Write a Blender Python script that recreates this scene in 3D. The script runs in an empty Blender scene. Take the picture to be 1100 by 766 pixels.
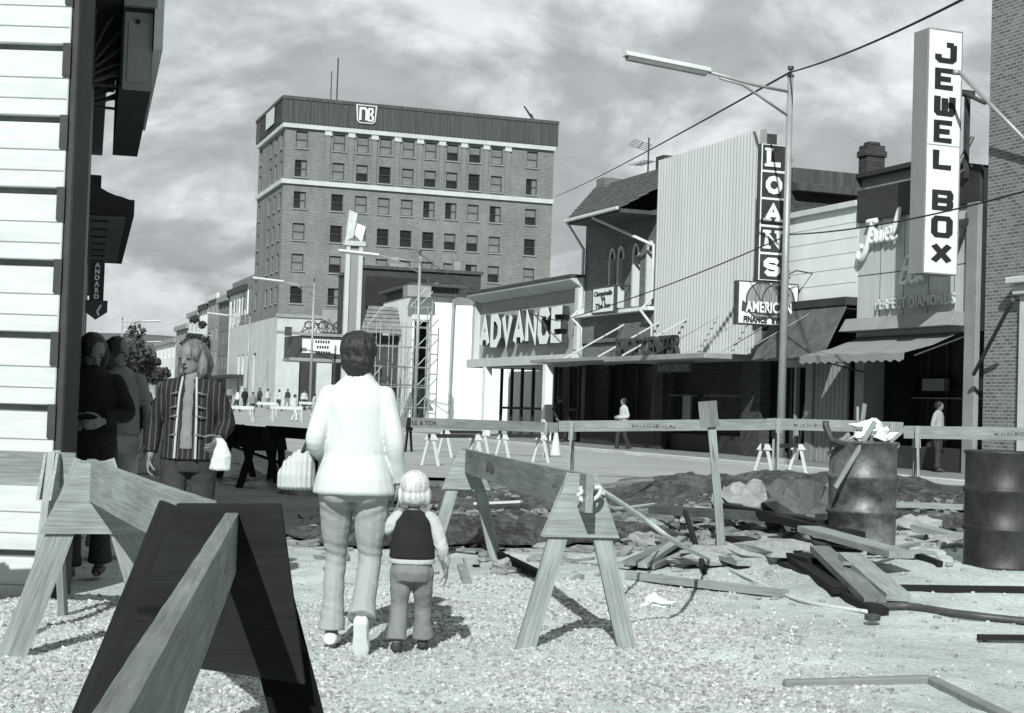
import bpy, bmesh, math, random
from mathutils import Vector, Matrix, noise
random.seed(7)
PI = math.pi
S = bpy.context.scene
COL = S.collection
# ------------------------------------------------------------------ camera, sky, sun, exposure
EYE = Vector((0, 0, 1.28))
FPX = 1700.0
PITCH, ROLL = math.atan(57/1700), 0.033
cam_data = bpy.data.cameras.new('camera'); cam = bpy.data.objects.new('camera', cam_data); COL.objects.link(cam)
cam_data.sensor_width = 36; cam_data.lens = FPX/1100*36
cam_data.clip_start = 0.1; cam_data.clip_end = 9000
CR = Matrix.Rotation(PI/2 + PITCH, 3, 'X') @ Matrix.Rotation(ROLL, 3, 'Z')
cam.matrix_world = Matrix.Translation(EYE) @ CR.to_4x4()
S.camera = cam
SUN_EL, SUN_A = math.radians(34), math.radians(8)      # sun behind the viewer, a little to the left
SUNDIR = Vector((-math.sin(SUN_A)*math.cos(SUN_EL), -math.cos(SUN_A)*math.cos(SUN_EL), math.sin(SUN_EL)))
sl = bpy.data.lights.new('sun', 'SUN'); sl.energy = 5.0; sl.angle = math.radians(0.6); sl.color = (1, 0.995, 0.97)
so = bpy.data.objects.new('sun', sl); COL.objects.link(so)
so.rotation_euler = SUNDIR.to_track_quat('Z', 'Y').to_euler()
S.view_settings.view_transform = 'Standard'; S.view_settings.look = 'None'
S.view_settings.exposure = 0.0; S.view_settings.gamma = 1
TINT = (0.958, 1.0, 0.988)
w = bpy.data.worlds.new("World"); S.world = w; w.use_nodes = True
nt = w.node_tree; N = nt.nodes; L = nt.links
N.clear()
out = N.new('ShaderNodeOutputWorld'); bg = N.new('ShaderNodeBackground'); bg.inputs[1].default_value = 0.1
L.new(bg.outputs[0], out.inputs[0])
sky = N.new('ShaderNodeTexSky'); sky.sky_type = 'NISHITA'; sky.sun_disc = False
sky.sun_elevation = SUN_EL; sky.sun_rotation = math.atan2(SUNDIR.x, SUNDIR.y)
bw = N.new('ShaderNodeRGBToBW'); L.new(sky.outputs[0], bw.inputs[0])
def nmath(nt, op, a, b=None, c=None, clamp=False):
    n = nt.nodes.new('ShaderNodeMath'); n.operation = op; n.use_clamp = clamp
    for i, v in enumerate((a, b, c)):
        if v is None: continue
        if isinstance(v, (int, float)): n.inputs[i].default_value = v
        else: nt.links.new(v, n.inputs[i])
    return n.outputs[0]
tc = N.new('ShaderNodeTexCoord'); sp = N.new('ShaderNodeSeparateXYZ'); L.new(tc.outputs['Generated'], sp.inputs[0])
zz = nmath(nt, 'ADD', nmath(nt, 'MAXIMUM', sp.outputs[2], 0.0), 0.45)
cb = N.new('ShaderNodeCombineXYZ')
L.new(nmath(nt, 'DIVIDE', sp.outputs[0], zz), cb.inputs[0]); L.new(nmath(nt, 'DIVIDE', sp.outputs[1], zz), cb.inputs[1])
def wnoise(scale, detail, rough, off):
    mp = N.new('ShaderNodeMapping'); mp.inputs['Location'].default_value = off; L.new(cb.outputs[0], mp.inputs[0])
    n = N.new('ShaderNodeTexNoise'); n.inputs['Scale'].default_value = scale; n.inputs['Detail'].default_value = detail
    n.inputs['Roughness'].default_value = rough; n.inputs['Distortion'].default_value = 0.35; L.new(mp.outputs[0], n.inputs[0]); return n.outputs[0]
n1 = wnoise(4.4, 10, 0.58, (3.1, 0.4, 0)); n2 = wnoise(1.9, 3, 0.5, (1.3, 7.2, 0)); n3 = wnoise(15, 6, 0.6, (8, 2, 0))
def wramp(src, p0, p1, v0, v1):
    r = N.new('ShaderNodeMapRange'); r.interpolation_type = 'SMOOTHSTEP'
    L.new(src, r.inputs[0]); r.inputs[1].default_value = p0; r.inputs[2].default_value = p1; r.inputs[3].default_value = v0; r.inputs[4].default_value = v1
    return r.outputs[0]
cov = nmath(nt, 'ADD', nmath(nt, 'MULTIPLY', n1, 0.7), nmath(nt, 'MULTIPLY', n2, 0.3))
bright = wramp(cov, 0.44, 0.60, 4.8, 9.2)
bright = nmath(nt, 'MULTIPLY', bright, wramp(n3, 0.3, 0.75, 0.90, 1.10))
cloudfac = wramp(cov, 0.30, 0.46, 0.75, 1.0)
behind = wramp(sp.outputs[1], -0.35, 0.25, 0.5, 1.0)   # sky dimmed behind the viewer, added to deepen the shade
skyv = nmath(nt, 'MINIMUM', nmath(nt, 'MULTIPLY', bw.outputs[0], 1.0), 4.4)
mixv = nmath(nt, 'ADD', nmath(nt, 'MULTIPLY', skyv, nmath(nt, 'SUBTRACT', 1.0, cloudfac)), nmath(nt, 'MULTIPLY', bright, cloudfac))
cc = N.new('ShaderNodeCombineXYZ')
for i, t in enumerate((0.94, 1.0, 1.02)): L.new(nmath(nt, 'MULTIPLY', nmath(nt, 'MULTIPLY', nmath(nt, 'MULTIPLY', mixv, wramp(sp.outputs[2], 0.0, 0.14, 0.66, 1.0)), behind), t), cc.inputs[i])
L.new(cc.outputs[0], bg.inputs[0])
S.cycles.max_bounces = 5; S.cycles.diffuse_bounces = 3; S.cycles.use_denoising = True
# ------------------------------------------------------------------ pixel -> world helpers (photograph pixels, 1100 x 766)
def ray(px, py): return CR @ Vector(((px-550)/FPX, -(py-383)/FPX, -1))
def at(px, py, Y):
    d = ray(px, py); return EYE + d*(Y/d.y)
def sst(a, b, x):
    t = min(1, max(0, (x-a)/(b-a))); return t*t*(3-2*t)
def gh(x, y):
    h = 0.8*sst(80, 140, y) + 0.012*max(0, y-260)*(1 if y < 900 else 0) + (0.012*640 if y >= 900 else 0)
    h += 0.22*sst(1.2, 3.2, x)*sst(9.3, 12.5, y)*(1-sst(27, 33, y))
    n = noise.noise(Vector((x*0.9, y*0.9, 3)))*0.035 + noise.noise(Vector((x*3.1, y*3.1, 9)))*0.018
    n *= (1-sst(26, 29, y))*(1-0.85*(1-sst(-2.6, -1.9, x+0.12*(y-12)))*sst(9, 11, y))
    h += n
    # rubble band of the dug-up roadway
    m = sst(15, 17.5, y+0.8*noise.noise(Vector((x*.5, 1, 2))))*(1-sst(24, 26.5, y))*sst(-1.9, -0.6, x)
    h += m*(noise.noise(Vector((x*0.8, y*0.9, 5)))*0.16 + noise.noise(Vector((x*2.6, y*2.6, 8)))*0.09 - 0.03)
    return h
def gp(px, py, dz=0.0):
    d = ray(px, py); d = d/d.y; lo = 1.0
    y = 1.5
    while y < 400:
        p = EYE + d*y
        if p.z <= gh(p.x, p.y): break
        lo = y; y *= 1.01
    a, b = lo, y
    for _ in range(20):
        m = (a+b)/2; p = EYE + d*m
        if p.z <= gh(p.x, p.y): b = m
        else: a = m
    p = EYE + d*b; p.z += dz; return p
# ------------------------------------------------------------------ materials
MATS = {}
def tint(v): return (v*TINT[0], v*TINT[1], v*TINT[2], 1)
def newmat(name, rough=0.85, spec=0.3, metal=0.0):
    m = bpy.data.materials.new(name); m.use_nodes = True; nt = m.node_tree
    b = nt.nodes['Principled BSDF']; b.inputs['Roughness'].default_value = rough
    b.inputs['Specular IOR Level'].default_value = spec; b.inputs['Metallic'].default_value = metal
    MATS[name] = m; return m, nt, b
def gray_out(nt, fac, v0, v1, f0=0.3, f1=0.7):
    r = nt.nodes.new('ShaderNodeValToRGB'); r.color_ramp.elements[0].position = f0; r.color_ramp.elements[1].position = f1
    r.color_ramp.elements[0].color = tint(v0); r.color_ramp.elements[1].color = tint(v1)
    nt.links.new(fac, r.inputs[0]); return r.outputs[0]
def noi(nt, scale, detail=5, rough=0.6, stretch=(1, 1, 1), coord='Object', off=(0, 0, 0)):
    c = nt.nodes.new('ShaderNodeTexCoord'); mp = nt.nodes.new('ShaderNodeMapping')
    mp.inputs['Scale'].default_value = stretch; mp.inputs['Location'].default_value = off
    nt.links.new(c.outputs[coord], mp.inputs[0])
    n = nt.nodes.new('ShaderNodeTexNoise'); n.inputs['Scale'].default_value = scale
    n.inputs['Detail'].default_value = detail; n.inputs['Roughness'].default_value = rough
    nt.links.new(mp.outputs[0], n.inputs[0]); return n.outputs[0]
def mul(nt, a, b):
    m = nt.nodes.new('ShaderNodeMix'); m.data_type = 'RGBA'; m.blend_type = 'MULTIPLY'; m.inputs[0].default_value = 1
    nt.links.new(a, m.inputs[6]); nt.links.new(b, m.inputs[7]); return m.outputs[2]
def bump(nt, b, h, strength=0.3, dist=0.02):
    n = nt.nodes.new('ShaderNodeBump'); n.inputs['Strength'].default_value = strength; n.inputs['Distance'].default_value = dist
    nt.links.new(h, n.inputs['Height']); nt.links.new(n.outputs[0], b.inputs['Normal'])
def M(name, v, var=0.25, scale=3.0, rough=0.85, spec=0.3, metal=0.0, bmp=0.0, bscale=40, stretch=(1, 1, 1), bdist=0.01):
    if name in MATS: return MATS[name]
    m, nt, b = newmat(name, rough, spec, metal)
    a = noi(nt, scale, 6, 0.65, stretch); c = noi(nt, scale*7.3, 4, 0.6, stretch, off=(5, 3, 1))
    c1 = gray_out(nt, a, v*(1-var), v*(1+var)); c2 = gray_out(nt, c, 1-var*0.6, 1.0, 0.35, 0.6)
    nt.links.new(mul(nt, c1, c2), b.inputs['Base Color'])
    if bmp: bump(nt, b, noi(nt, bscale, 4, 0.6, stretch), bmp, bdist)
    return m
def wallvec(nt, sx=1, sz=1):
    c = nt.nodes.new('ShaderNodeTexCoord'); s = nt.nodes.new('ShaderNodeSeparateXYZ'); nt.links.new(c.outputs['Object'], s.inputs[0])
    k = nt.nodes.new('ShaderNodeCombineXYZ')
    nt.links.new(nmath(nt, 'MULTIPLY', nmath(nt, 'ADD', s.outputs[0], s.outputs[1]), sx), k.inputs[0])
    nt.links.new(nmath(nt, 'MULTIPLY', s.outputs[2], sz), k.inputs[1]); return k.outputs[0]
def BRICK(name, v, mortar, bw=0.22, bh=0.075, ms=0.012, var=0.25, off=0.5):
    m, nt, b = newmat(name, 0.9, 0.2)
    t = nt.nodes.new('ShaderNodeTexBrick'); nt.links.new(wallvec(nt), t.inputs[0]); t.offset = off
    t.inputs['Color1'].default_value = tint(v*(1-var)); t.inputs['Color2'].default_value = tint(v*(1+var)); t.inputs['Mortar'].default_value = tint(mortar)
    t.inputs['Scale'].default_value = 1; t.inputs['Mortar Size'].default_value = ms; t.inputs['Brick Width'].default_value = bw; t.inputs['Row Height'].default_value = bh
    t.inputs['Bias'].default_value = 0
    stain = gray_out(nt, noi(nt, 0.35, 6, 0.7, (1, 1, 0.45)), 0.72, 1.08, 0.3, 0.7)
    nt.links.new(mul(nt, t.outputs[0], stain), b.inputs['Base Color'])
    bump(nt, b, t.outputs['Fac'], -0.5, 0.01) if bh > 0.15 else bump(nt, b, t.outputs['Fac'], -0.3, 0.006)
    return m
def WOOD(name, v, var=0.35, rough=0.8):
    m, nt, b = newmat(name, rough, 0.25)
    g = noi(nt, 14, 7, 0.72, (0.22, 6, 6)); a = noi(nt, 1.4, 5, 0.6, (1, 3, 3)); k = noi(nt, 2.2, 2, 0.5, (0.8, 5, 5), off=(4, 4, 4))
    c1 = gray_out(nt, g, v*(1-var), v*(1+var), 0.32, 0.68); c2 = gray_out(nt, a, 0.66, 1.05, 0.3, 0.62); c3 = gray_out(nt, k, 0.35, 1.0, 0.22, 0.30)
    nt.links.new(mul(nt, mul(nt, c1, c2), c3), b.inputs['Base Color']); bump(nt, b, g, 0.35, 0.004)
    return m
def GLASS(name, v=0.02):
    m, nt, b = newmat(name, 0.12, 0.5)
    nt.links.new(gray_out(nt, noi(nt, 0.8, 3), v*0.6, v*1.6), b.inputs['Base Color']); return m
M('white_board', 0.60, 0.14, 1.5, 0.7, bmp=0.15, bscale=8, stretch=(0.4, 1, 3)); M('groove', 0.17, 0.3, 2)
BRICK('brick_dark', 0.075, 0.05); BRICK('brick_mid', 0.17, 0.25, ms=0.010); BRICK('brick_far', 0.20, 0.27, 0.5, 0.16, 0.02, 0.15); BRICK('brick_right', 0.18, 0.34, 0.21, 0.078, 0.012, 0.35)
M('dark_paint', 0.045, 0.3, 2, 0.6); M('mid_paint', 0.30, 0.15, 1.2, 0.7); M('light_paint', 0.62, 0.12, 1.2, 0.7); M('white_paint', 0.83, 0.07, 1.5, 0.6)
M('stone', 0.52, 0.12, 0.5, 0.9, bmp=0.2, bscale=6); M('stone_white', 0.56, 0.12, 0.4, 0.9); M('dark_metal', 0.06, 0.4, 3, 0.5, 0.5)
M('panel_gray', 0.27, 0.10, 0.7, 0.7, stretch=(2, 2, 0.3)); M('facade_gray', 0.56, 0.12, 0.6, 0.75, stretch=(2, 2, 0.4)); M('metal_siding', 0.46, 0.08, 0.6, 0.5, 0.4, stretch=(3, 3, 0.2))
M('dark_fascia', 0.085, 0.4, 1.5, 0.7, stretch=(4, 4, 0.15)); M('galvanised', 0.36, 0.15, 2, 0.5, 0.5, 0.3); M('black', 0.025, 0.3, 3, 0.7)
M('asphalt', 0.36, 0.13, 0.35, 0.95, bmp=0.3, bscale=25); M('concrete', 0.24, 0.22, 0.9, 0.95, bmp=0.4, bscale=18); M('kerb', 0.50, 0.12, 1.5, 0.9)
M('sign_face_gray', 0.38, 0.08, 0.7, 0.7, stretch=(2, 2, 0.3)); M('line_white', 0.75, 0.15, 2); M('rope', 0.6, 0.2, 30); M('cloth_white', 0.62, 0.03, 4, 0.9, bmp=0.35, bscale=3.5, bdist=0.03, stretch=(1, 1, .45)); M('cloth_gray', 0.36, 0.08, 5, 0.9, bmp=0.5, bscale=9, bdist=0.02)
M('cloth_black', 0.02, 0.3, 6, 0.95, bmp=0.4, bscale=10); M('cloth_dark', 0.045, 0.3, 5, 0.95, bmp=0.4, bscale=10); M('cloth_mid', 0.22, 0.12, 6, 0.9, bmp=0.5, bscale=12); M('skin', 0.21, 0.08, 9, 0.6); M('cloth_light', 0.5, 0.1, 6, 0.9, bmp=0.5, bscale=12)
M('shoe_white', 0.75, 0.1, 8, 0.6); M('leather_dark', 0.05, 0.3, 8, 0.5)
M('rubble', 0.26, 0.4, 2.2, 0.95, bmp=0.5, bscale=14); M('rock', 0.33, 0.25, 3, 0.95, bmp=0.6, bscale=9); M('slate_tile', 0.12, 0.35, 3, 0.8); M('shingle', 0.22, 0.35, 3, 0.9)
M('terrain', 0.12, 0.3, 0.01, 1); M('leaf', 0.07, 0.45, 2, 0.9); M('bark', 0.08, 0.3, 5)
M('blind', 0.20, 0.2, 0.5, 0.8, stretch=(0.6, 0.6, 0.6)); GLASS('glass'); GLASS('shop_glass', 0.03)
m, nt, b = newmat('jacket_stripe', 0.9, 0.2)
wv = nt.nodes.new('ShaderNodeTexWave'); wv.inputs['Scale'].default_value = 9; wv.inputs['Distortion'].default_value = 1.2; cq = nt.nodes.new('ShaderNodeTexCoord'); nt.links.new(cq.outputs['Object'], wv.inputs[0])
nt.links.new(gray_out(nt, wv.outputs['Fac'], 0.022, 0.09, 0.82, 0.95), b.inputs['Base Color'])
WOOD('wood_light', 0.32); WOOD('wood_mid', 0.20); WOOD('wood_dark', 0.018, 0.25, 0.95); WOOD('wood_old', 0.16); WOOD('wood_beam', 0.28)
def hairmat(name, v, var):
    m, nt, b = newmat(name, 0.55, 0.5)
    g = noi(nt, 22, 4, 0.7, (3, 3, 0.25)); nt.links.new(gray_out(nt, g, v*(1-var), v*(1+var), 0.35, 0.65), b.inputs['Base Color']); bump(nt, b, g, 0.8, 0.01); return m
hairmat('hair_dark', 0.018, 0.5); hairmat('hair_blond', 0.58, 0.3); hairmat('hair_light_brown', 0.13, 0.7)
# black sheeting over the trench
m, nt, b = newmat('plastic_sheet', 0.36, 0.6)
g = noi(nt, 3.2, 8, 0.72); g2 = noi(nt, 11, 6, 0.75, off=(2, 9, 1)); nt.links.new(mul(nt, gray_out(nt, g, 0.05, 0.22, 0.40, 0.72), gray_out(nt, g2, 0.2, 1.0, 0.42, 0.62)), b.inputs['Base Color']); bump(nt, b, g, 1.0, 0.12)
# rusty drum steel
m, nt, b = newmat('drum_steel', 0.5, 0.5, 0.35)
a = noi(nt, 2.4, 7, 0.7, (1, 1, 1.2)); c = noi(nt, 14, 5, 0.7)
nt.links.new(mul(nt, gray_out(nt, a, 0.05, 0.30, 0.38, 0.66), gray_out(nt, c, 0.55, 1.0)), b.inputs['Base Color']); bump(nt, b, a, 0.3, 0.02)
m, nt, b = newmat('drum_black', 0.5, 0.5, 0.2)
a = noi(nt, 3.0, 7, 0.75, (1, 1, 0.7)); nt.links.new(gray_out(nt, a, 0.02, 0.07, 0.4, 0.75), b.inputs['Base Color']); bump(nt, b, a, 0.3, 0.02)
# ground: pale crushed stone, dust and scraped earth
m, nt, b = newmat('ground_dust', 0.95, 0.15)
a = noi(nt, 0.33, 7, 0.65); c = noi(nt, 3.5, 6, 0.7); d = noi(nt, 38, 3, 0.6)
col = mul(nt, mul(nt, gray_out(nt, a, 0.50, 0.80, 0.36, 0.62), gray_out(nt, c, 0.78, 1.02, 0.35, 0.65)), gray_out(nt, d, 0.75, 1.0, 0.35, 0.6))
c_ = nt.nodes.new('ShaderNodeTexCoord'); s_ = nt.nodes.new('ShaderNodeSeparateXYZ'); nt.links.new(c_.outputs['Object'], s_.inputs[0])
def mr(nt, src, a0, a1, b0, b1):
    r = nt.nodes.new('ShaderNodeMapRange'); r.interpolation_type = 'SMOOTHSTEP'; nt.links.new(src, r.inputs[0])
    for i, v in enumerate((a0, a1, b0, b1)): r.inputs[i+1].default_value = v
    return r.outputs[0]
yj = nmath(nt, 'ADD', s_.outputs[1], nmath(nt, 'MULTIPLY', nmath(nt, 'SUBTRACT', a, 0.5), 7))
dirt = nmath(nt, 'MULTIPLY', mr(nt, yj, 13.5, 17, 0, 1), mr(nt, yj, 60, 90, 1, 0.6))
mx = nt.nodes.new('ShaderNodeMix'); mx.data_type = 'RGBA'; nt.links.new(dirt, mx.inputs[0]); nt.links.new(col, mx.inputs[6])
nt.links.new(mul(nt, gray_out(nt, c, 0.07, 0.32, 0.35, 0.66), gray_out(nt, d, 0.6, 1.0)), mx.inputs[7])
nt.links.new(mx.outputs[2], b.inputs['Base Color'])
bump(nt, b, nmath(nt, 'ADD', d, c), 0.6, 0.02)
m, nt, b = newmat('gravel_stone', 0.95, 0.15)
g = nt.nodes.new('ShaderNodeNewGeometry'); 
try: nt.links.new(gray_out(nt, g.outputs['Random Per Island'], 0.22, 0.56, 0, 1), b.inputs['Base Color'])
except Exception: pass
# ------------------------------------------------------------------ objects
TMPS = bpy.data.scenes.new('work')
def evalmesh(o):
    TMPS.collection.objects.link(o); vl = TMPS.view_layers[0]; vl.update(); dg = vl.depsgraph; dg.update()
    me = bpy.data.meshes.new_from_object(o.evaluated_get(dg)); TMPS.collection.objects.unlink(o); return me
TM = {}
def emp(name, label, cat, loc=(0, 0, 0), rz=0.0, group=None, kind=None, mat4=None):
    o = bpy.data.objects.new(name, None); COL.objects.link(o); o.empty_display_size = 0.2
    mm = mat4 if mat4 is not None else Matrix.Translation(Vector(loc)) @ Matrix.Rotation(rz, 4, 'Z')
    o.matrix_world = mm; TM[o.name] = mm
    tag(o, label, cat, group, kind); return o
def tag(o, label=None, cat=None, group=None, kind=None):
    if label: o['label'] = label
    if cat: o['category'] = cat
    if group: o['group'] = group
    if kind: o['kind'] = kind
    return o
class MB:
    def __init__(s): s.v = []; s.f = []; s.X = None
    def add(s, vs, fs, X=None):
        n = len(s.v); X = X or s.X
        s.v += [tuple(X @ Vector(p)) if X else tuple(p) for p in vs]; s.f += [tuple(i+n for i in f) for f in fs]; return s
    def box(s, x0, x1, y0, y1, z0, z1, X=None):
        return s.add([(x0, y0, z0), (x1, y0, z0), (x1, y1, z0), (x0, y1, z0), (x0, y0, z1), (x1, y0, z1), (x1, y1, z1), (x0, y1, z1)],
              [(3, 2, 1, 0), (4, 5, 6, 7), (0, 1, 5, 4), (1, 2, 6, 5), (2, 3, 7, 6), (3, 0, 4, 7)], X)
    def tube(s, pts, r, n=8, r1=None, caps=True):
        pts = [Vector(p) for p in pts]; r1 = r if r1 is None else r1; m = len(pts); vs = []; fs = []
        up = None
        for i, p in enumerate(pts):
            t = (pts[min(i+1, m-1)]-pts[max(i-1, 0)]).normalized()
            if up is None: up = Vector((0, 0, 1)) if abs(t.z) < 0.9 else Vector((1, 0, 0))
            a = t.cross(up).normalized(); bb = a.cross(t).normalized(); up = bb
            rr = r+(r1-r)*i/(m-1)
            for k in range(n):
                an = 2*PI*k/n; vs.append(p+a*(rr*math.cos(an))+bb*(rr*math.sin(an)))
        for i in range(m-1):
            for k in range(n):
                fs.append((i*n+k, i*n+(k+1) % n, (i+1)*n+(k+1) % n, (i+1)*n+k))
        if caps: fs += [tuple(range(n-1, -1, -1)), tuple((m-1)*n+k for k in range(n))]
        return s.add(vs, fs)
    def prism(s, poly, y0, y1, X=None):      # polygon in x,z extruded along y
        n = len(poly); vs = [(p[0], y0, p[1]) for p in poly]+[(p[0], y1, p[1]) for p in poly]
        fs = [tuple(range(n)), tuple(range(2*n-1, n-1, -1))]+[((i+1) % n, i, i+n, (i+1) % n+n) for i in range(n)]
        return s.add(vs, fs, X)
    def prismx(s, poly, x0, x1):             # polygon in y,z extruded along x
        n = len(poly); vs = [(x0, p[0], p[1]) for p in poly]+[(x1, p[0], p[1]) for p in poly]
        fs = [tuple(range(n)), tuple(range(2*n-1, n-1, -1))]+[((i+1) % n, i, i+n, (i+1) % n+n) for i in range(n)]
        return s.add(vs, fs)
    def lathe(s, prof, c=(0, 0, 0), n=32):
        vs = []; fs = []; m = len(prof)
        for (r, z) in prof:
            for k in range(n): vs.append((c[0]+r*math.cos(2*PI*k/n), c[1]+r*math.sin(2*PI*k/n), c[2]+z))
        for i in range(m-1):
            for k in range(n): fs.append((i*n+k, i*n+(k+1) % n, (i+1)*n+(k+1) % n, (i+1)*n+k))
        fs += [tuple(range(n-1, -1, -1)), tuple((m-1)*n+k for k in range(n))]
        return s.add(vs, fs)
    def wall(s, x0, x1, z0, z1, y, holes=(), depth=0.15):   # wall sheet facing -y with real openings and reveals
        xs = sorted({x0, x1, *[h[0] for h in holes], *[h[1] for h in holes]}); zs = sorted({z0, z1, *[h[2] for h in holes], *[h[3] for h in holes]})
        xs = [x for x in xs if x0 <= x <= x1]; zs = [z for z in zs if z0 <= z <= z1]
        for i in range(len(xs)-1):
            for j in range(len(zs)-1):
                cx, cz = (xs[i]+xs[i+1])/2, (zs[j]+zs[j+1])/2
                if any(h[0] < cx < h[1] and h[2] < cz < h[3] for h in holes): continue
                s.add([(xs[i], y, zs[j]), (xs[i+1], y, zs[j]), (xs[i+1], y, zs[j+1]), (xs[i], y, zs[j+1])], [(0, 1, 2, 3)])
        for (a, b_, c, d) in holes:
            s.add([(a, y, c), (b_, y, c), (b_, y, d), (a, y, d), (a, y+depth, c), (b_, y+depth, c), (b_, y+depth, d), (a, y+depth, d)],
                  [(0, 4, 5, 1), (1, 5, 6, 2), (2, 6, 7, 3), (3, 7, 4, 0)])
        return s
    def mesh(s, name, bevel=0.0, smooth=False):
        me = bpy.data.meshes.new(name); me.from_pydata(s.v, [], s.f)
        if bevel or 1:
            bm = bmesh.new(); bm.from_mesh(me)
            bmesh.ops.recalc_face_normals(bm, faces=bm.faces) if not getattr(s, 'open', False) else None
            if bevel: bmesh.ops.bevel(bm, geom=list(bm.edges), offset=bevel, segments=1, affect='EDGES')
            bm.to_mesh(me); bm.free()
        if smooth: me.polygons.foreach_set('use_smooth', [True]*len(me.polygons))
        me.update(); return me
    def build(s, name, mat, parent=None, bevel=0.0, smooth=False, world=False):
        me = s.mesh(name, bevel, smooth); me.materials.append(MATS[mat] if isinstance(mat, str) else mat)
        o = bpy.data.objects.new(name, me); COL.objects.link(o)
        if parent: o.parent = parent
        return o
def bx(*a, **k): return MB().box(*a, **k)
def wmesh(name, me, mat, parent=None):
    me.materials.clear(); me.materials.append(MATS[mat]); o = bpy.data.objects.new(name, me); COL.objects.link(o)
    if parent: o.parent = parent
    return o
class Fr:   # a vertical facade frame: local x along the facade (rightwards as seen), -y outwards, z up
    def __init__(s, origin, ang): s.o = Vector(origin); s.a = ang; s.m = Matrix.Translation(s.o) @ Matrix.Rotation(ang, 4, 'Z'); s.i = s.m.inverted()
    def uv(s, px, py, off=0.0):
        d = s.i.to_3x3() @ ray(px, py); e = s.i @ EYE; t = (off-e.y)/d.y; p = e+d*t; return p.x, p.z
    def onx(s, px, py, x):     # point on the plane local x = const
        d = s.i.to_3x3() @ ray(px, py); e = s.i @ EYE; t = (x-e.x)/d.x; p = e+d*t; return p.y, p.z
    def W(s, x, y, z): return s.m @ Vector((x, y, z))
def board(parent, p0, p1, width, thick, side, mat, name='board', bevel=0.003, ends=(0, 0)):
    """board from p0 to p1 (world); 'side' = world direction of its broad dimension"""
    p0, p1 = Vector(p0), Vector(p1); x = (p1-p0); Ln = x.length; x.normalize(); z = Vector(side); z = (z-x*z.dot(x)).normalized(); y = z.cross(x)
    mm = Matrix((x, y, z)).transposed().to_4x4(); mm.translation = p0
    s = MB(); w2 = width/2; t2 = thick/2
    nseg = max(3, min(40, int(Ln/.12))); rj = random.Random(int(Ln*1000)+int(p0.x*313)); ja = min(.0022, width*.02)
    wob = [rj.uniform(-1, 1)*ja*1.2 for _ in range(2)]
    for i in range(nseg+1):
        u = i/nseg; bow = wob[0]*math.sin(PI*u)*2
        for (yy, zz) in ((-t2, -w2), (t2, -w2), (t2, w2), (-t2, w2)):
            ex = rj.uniform(-1, 1)*ja*(1.5 if i in (0, nseg) else 0)
            s.v.append((u*Ln+ex, yy+rj.uniform(-1, 1)*ja*.25+bow*.5, zz+rj.uniform(-1, 1)*ja*.5+bow))
    s.f = [(3, 2, 1, 0), (nseg*4, nseg*4+1, nseg*4+2, nseg*4+3)]+[(i*4+k, i*4+(k+1) % 4, (i+1)*4+(k+1) % 4, (i+1)*4+k) for i in range(nseg) for k in range(4)]
    o = s.build(name, mat, None)
    if parent: o.parent = parent; o.matrix_basis = TM[parent.name].inverted() @ mm
    else: o.matrix_world = mm
    return o
def ctree(o, loc=None, rz=None, parent=None):
    c = o.copy(); COL.objects.link(c)
    if parent: c.parent = parent
    for ch in list(o.children): ctree(ch, parent=c)
    if loc is not None: c.location = loc
    if rz is not None: c.rotation_euler = (0, 0, rz)
    return c
# lettering ----------------------------------------------------------
def ribbon(mb, pts, hw, y0, y1, closed=False):
    n = len(pts); P = [Vector((p[0], p[1])) for p in pts]; Lf = []; Rt = []
    for i in range(n):
        a = P[i-1] if (i > 0 or closed) else None; c = P[(i+1) % n] if (i < n-1 or closed) else None
        d1 = (P[i]-a).normalized() if a is not None else None; d2 = (c-P[i]).normalized() if c is not None else None
        d1 = d1 or d2; d2 = d2 or d1
        n1 = Vector((-d1.y, d1.x)); n2 = Vector((-d2.y, d2.x)); mvec = (n1+n2); mvec = mvec.normalized() if mvec.length > 1e-4 else n1
        k = hw/max(0.8, mvec.dot(n1)); Lf.append(P[i]+mvec*k); Rt.append(P[i]-mvec*k)
    rng = range(n if closed else n-1)
    for i in rng:
        j = (i+1) % n
        q = [Lf[i], Lf[j], Rt[j], Rt[i]]
        mb.prism([(p.x, p.y) for p in q], y0, y1)
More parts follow.
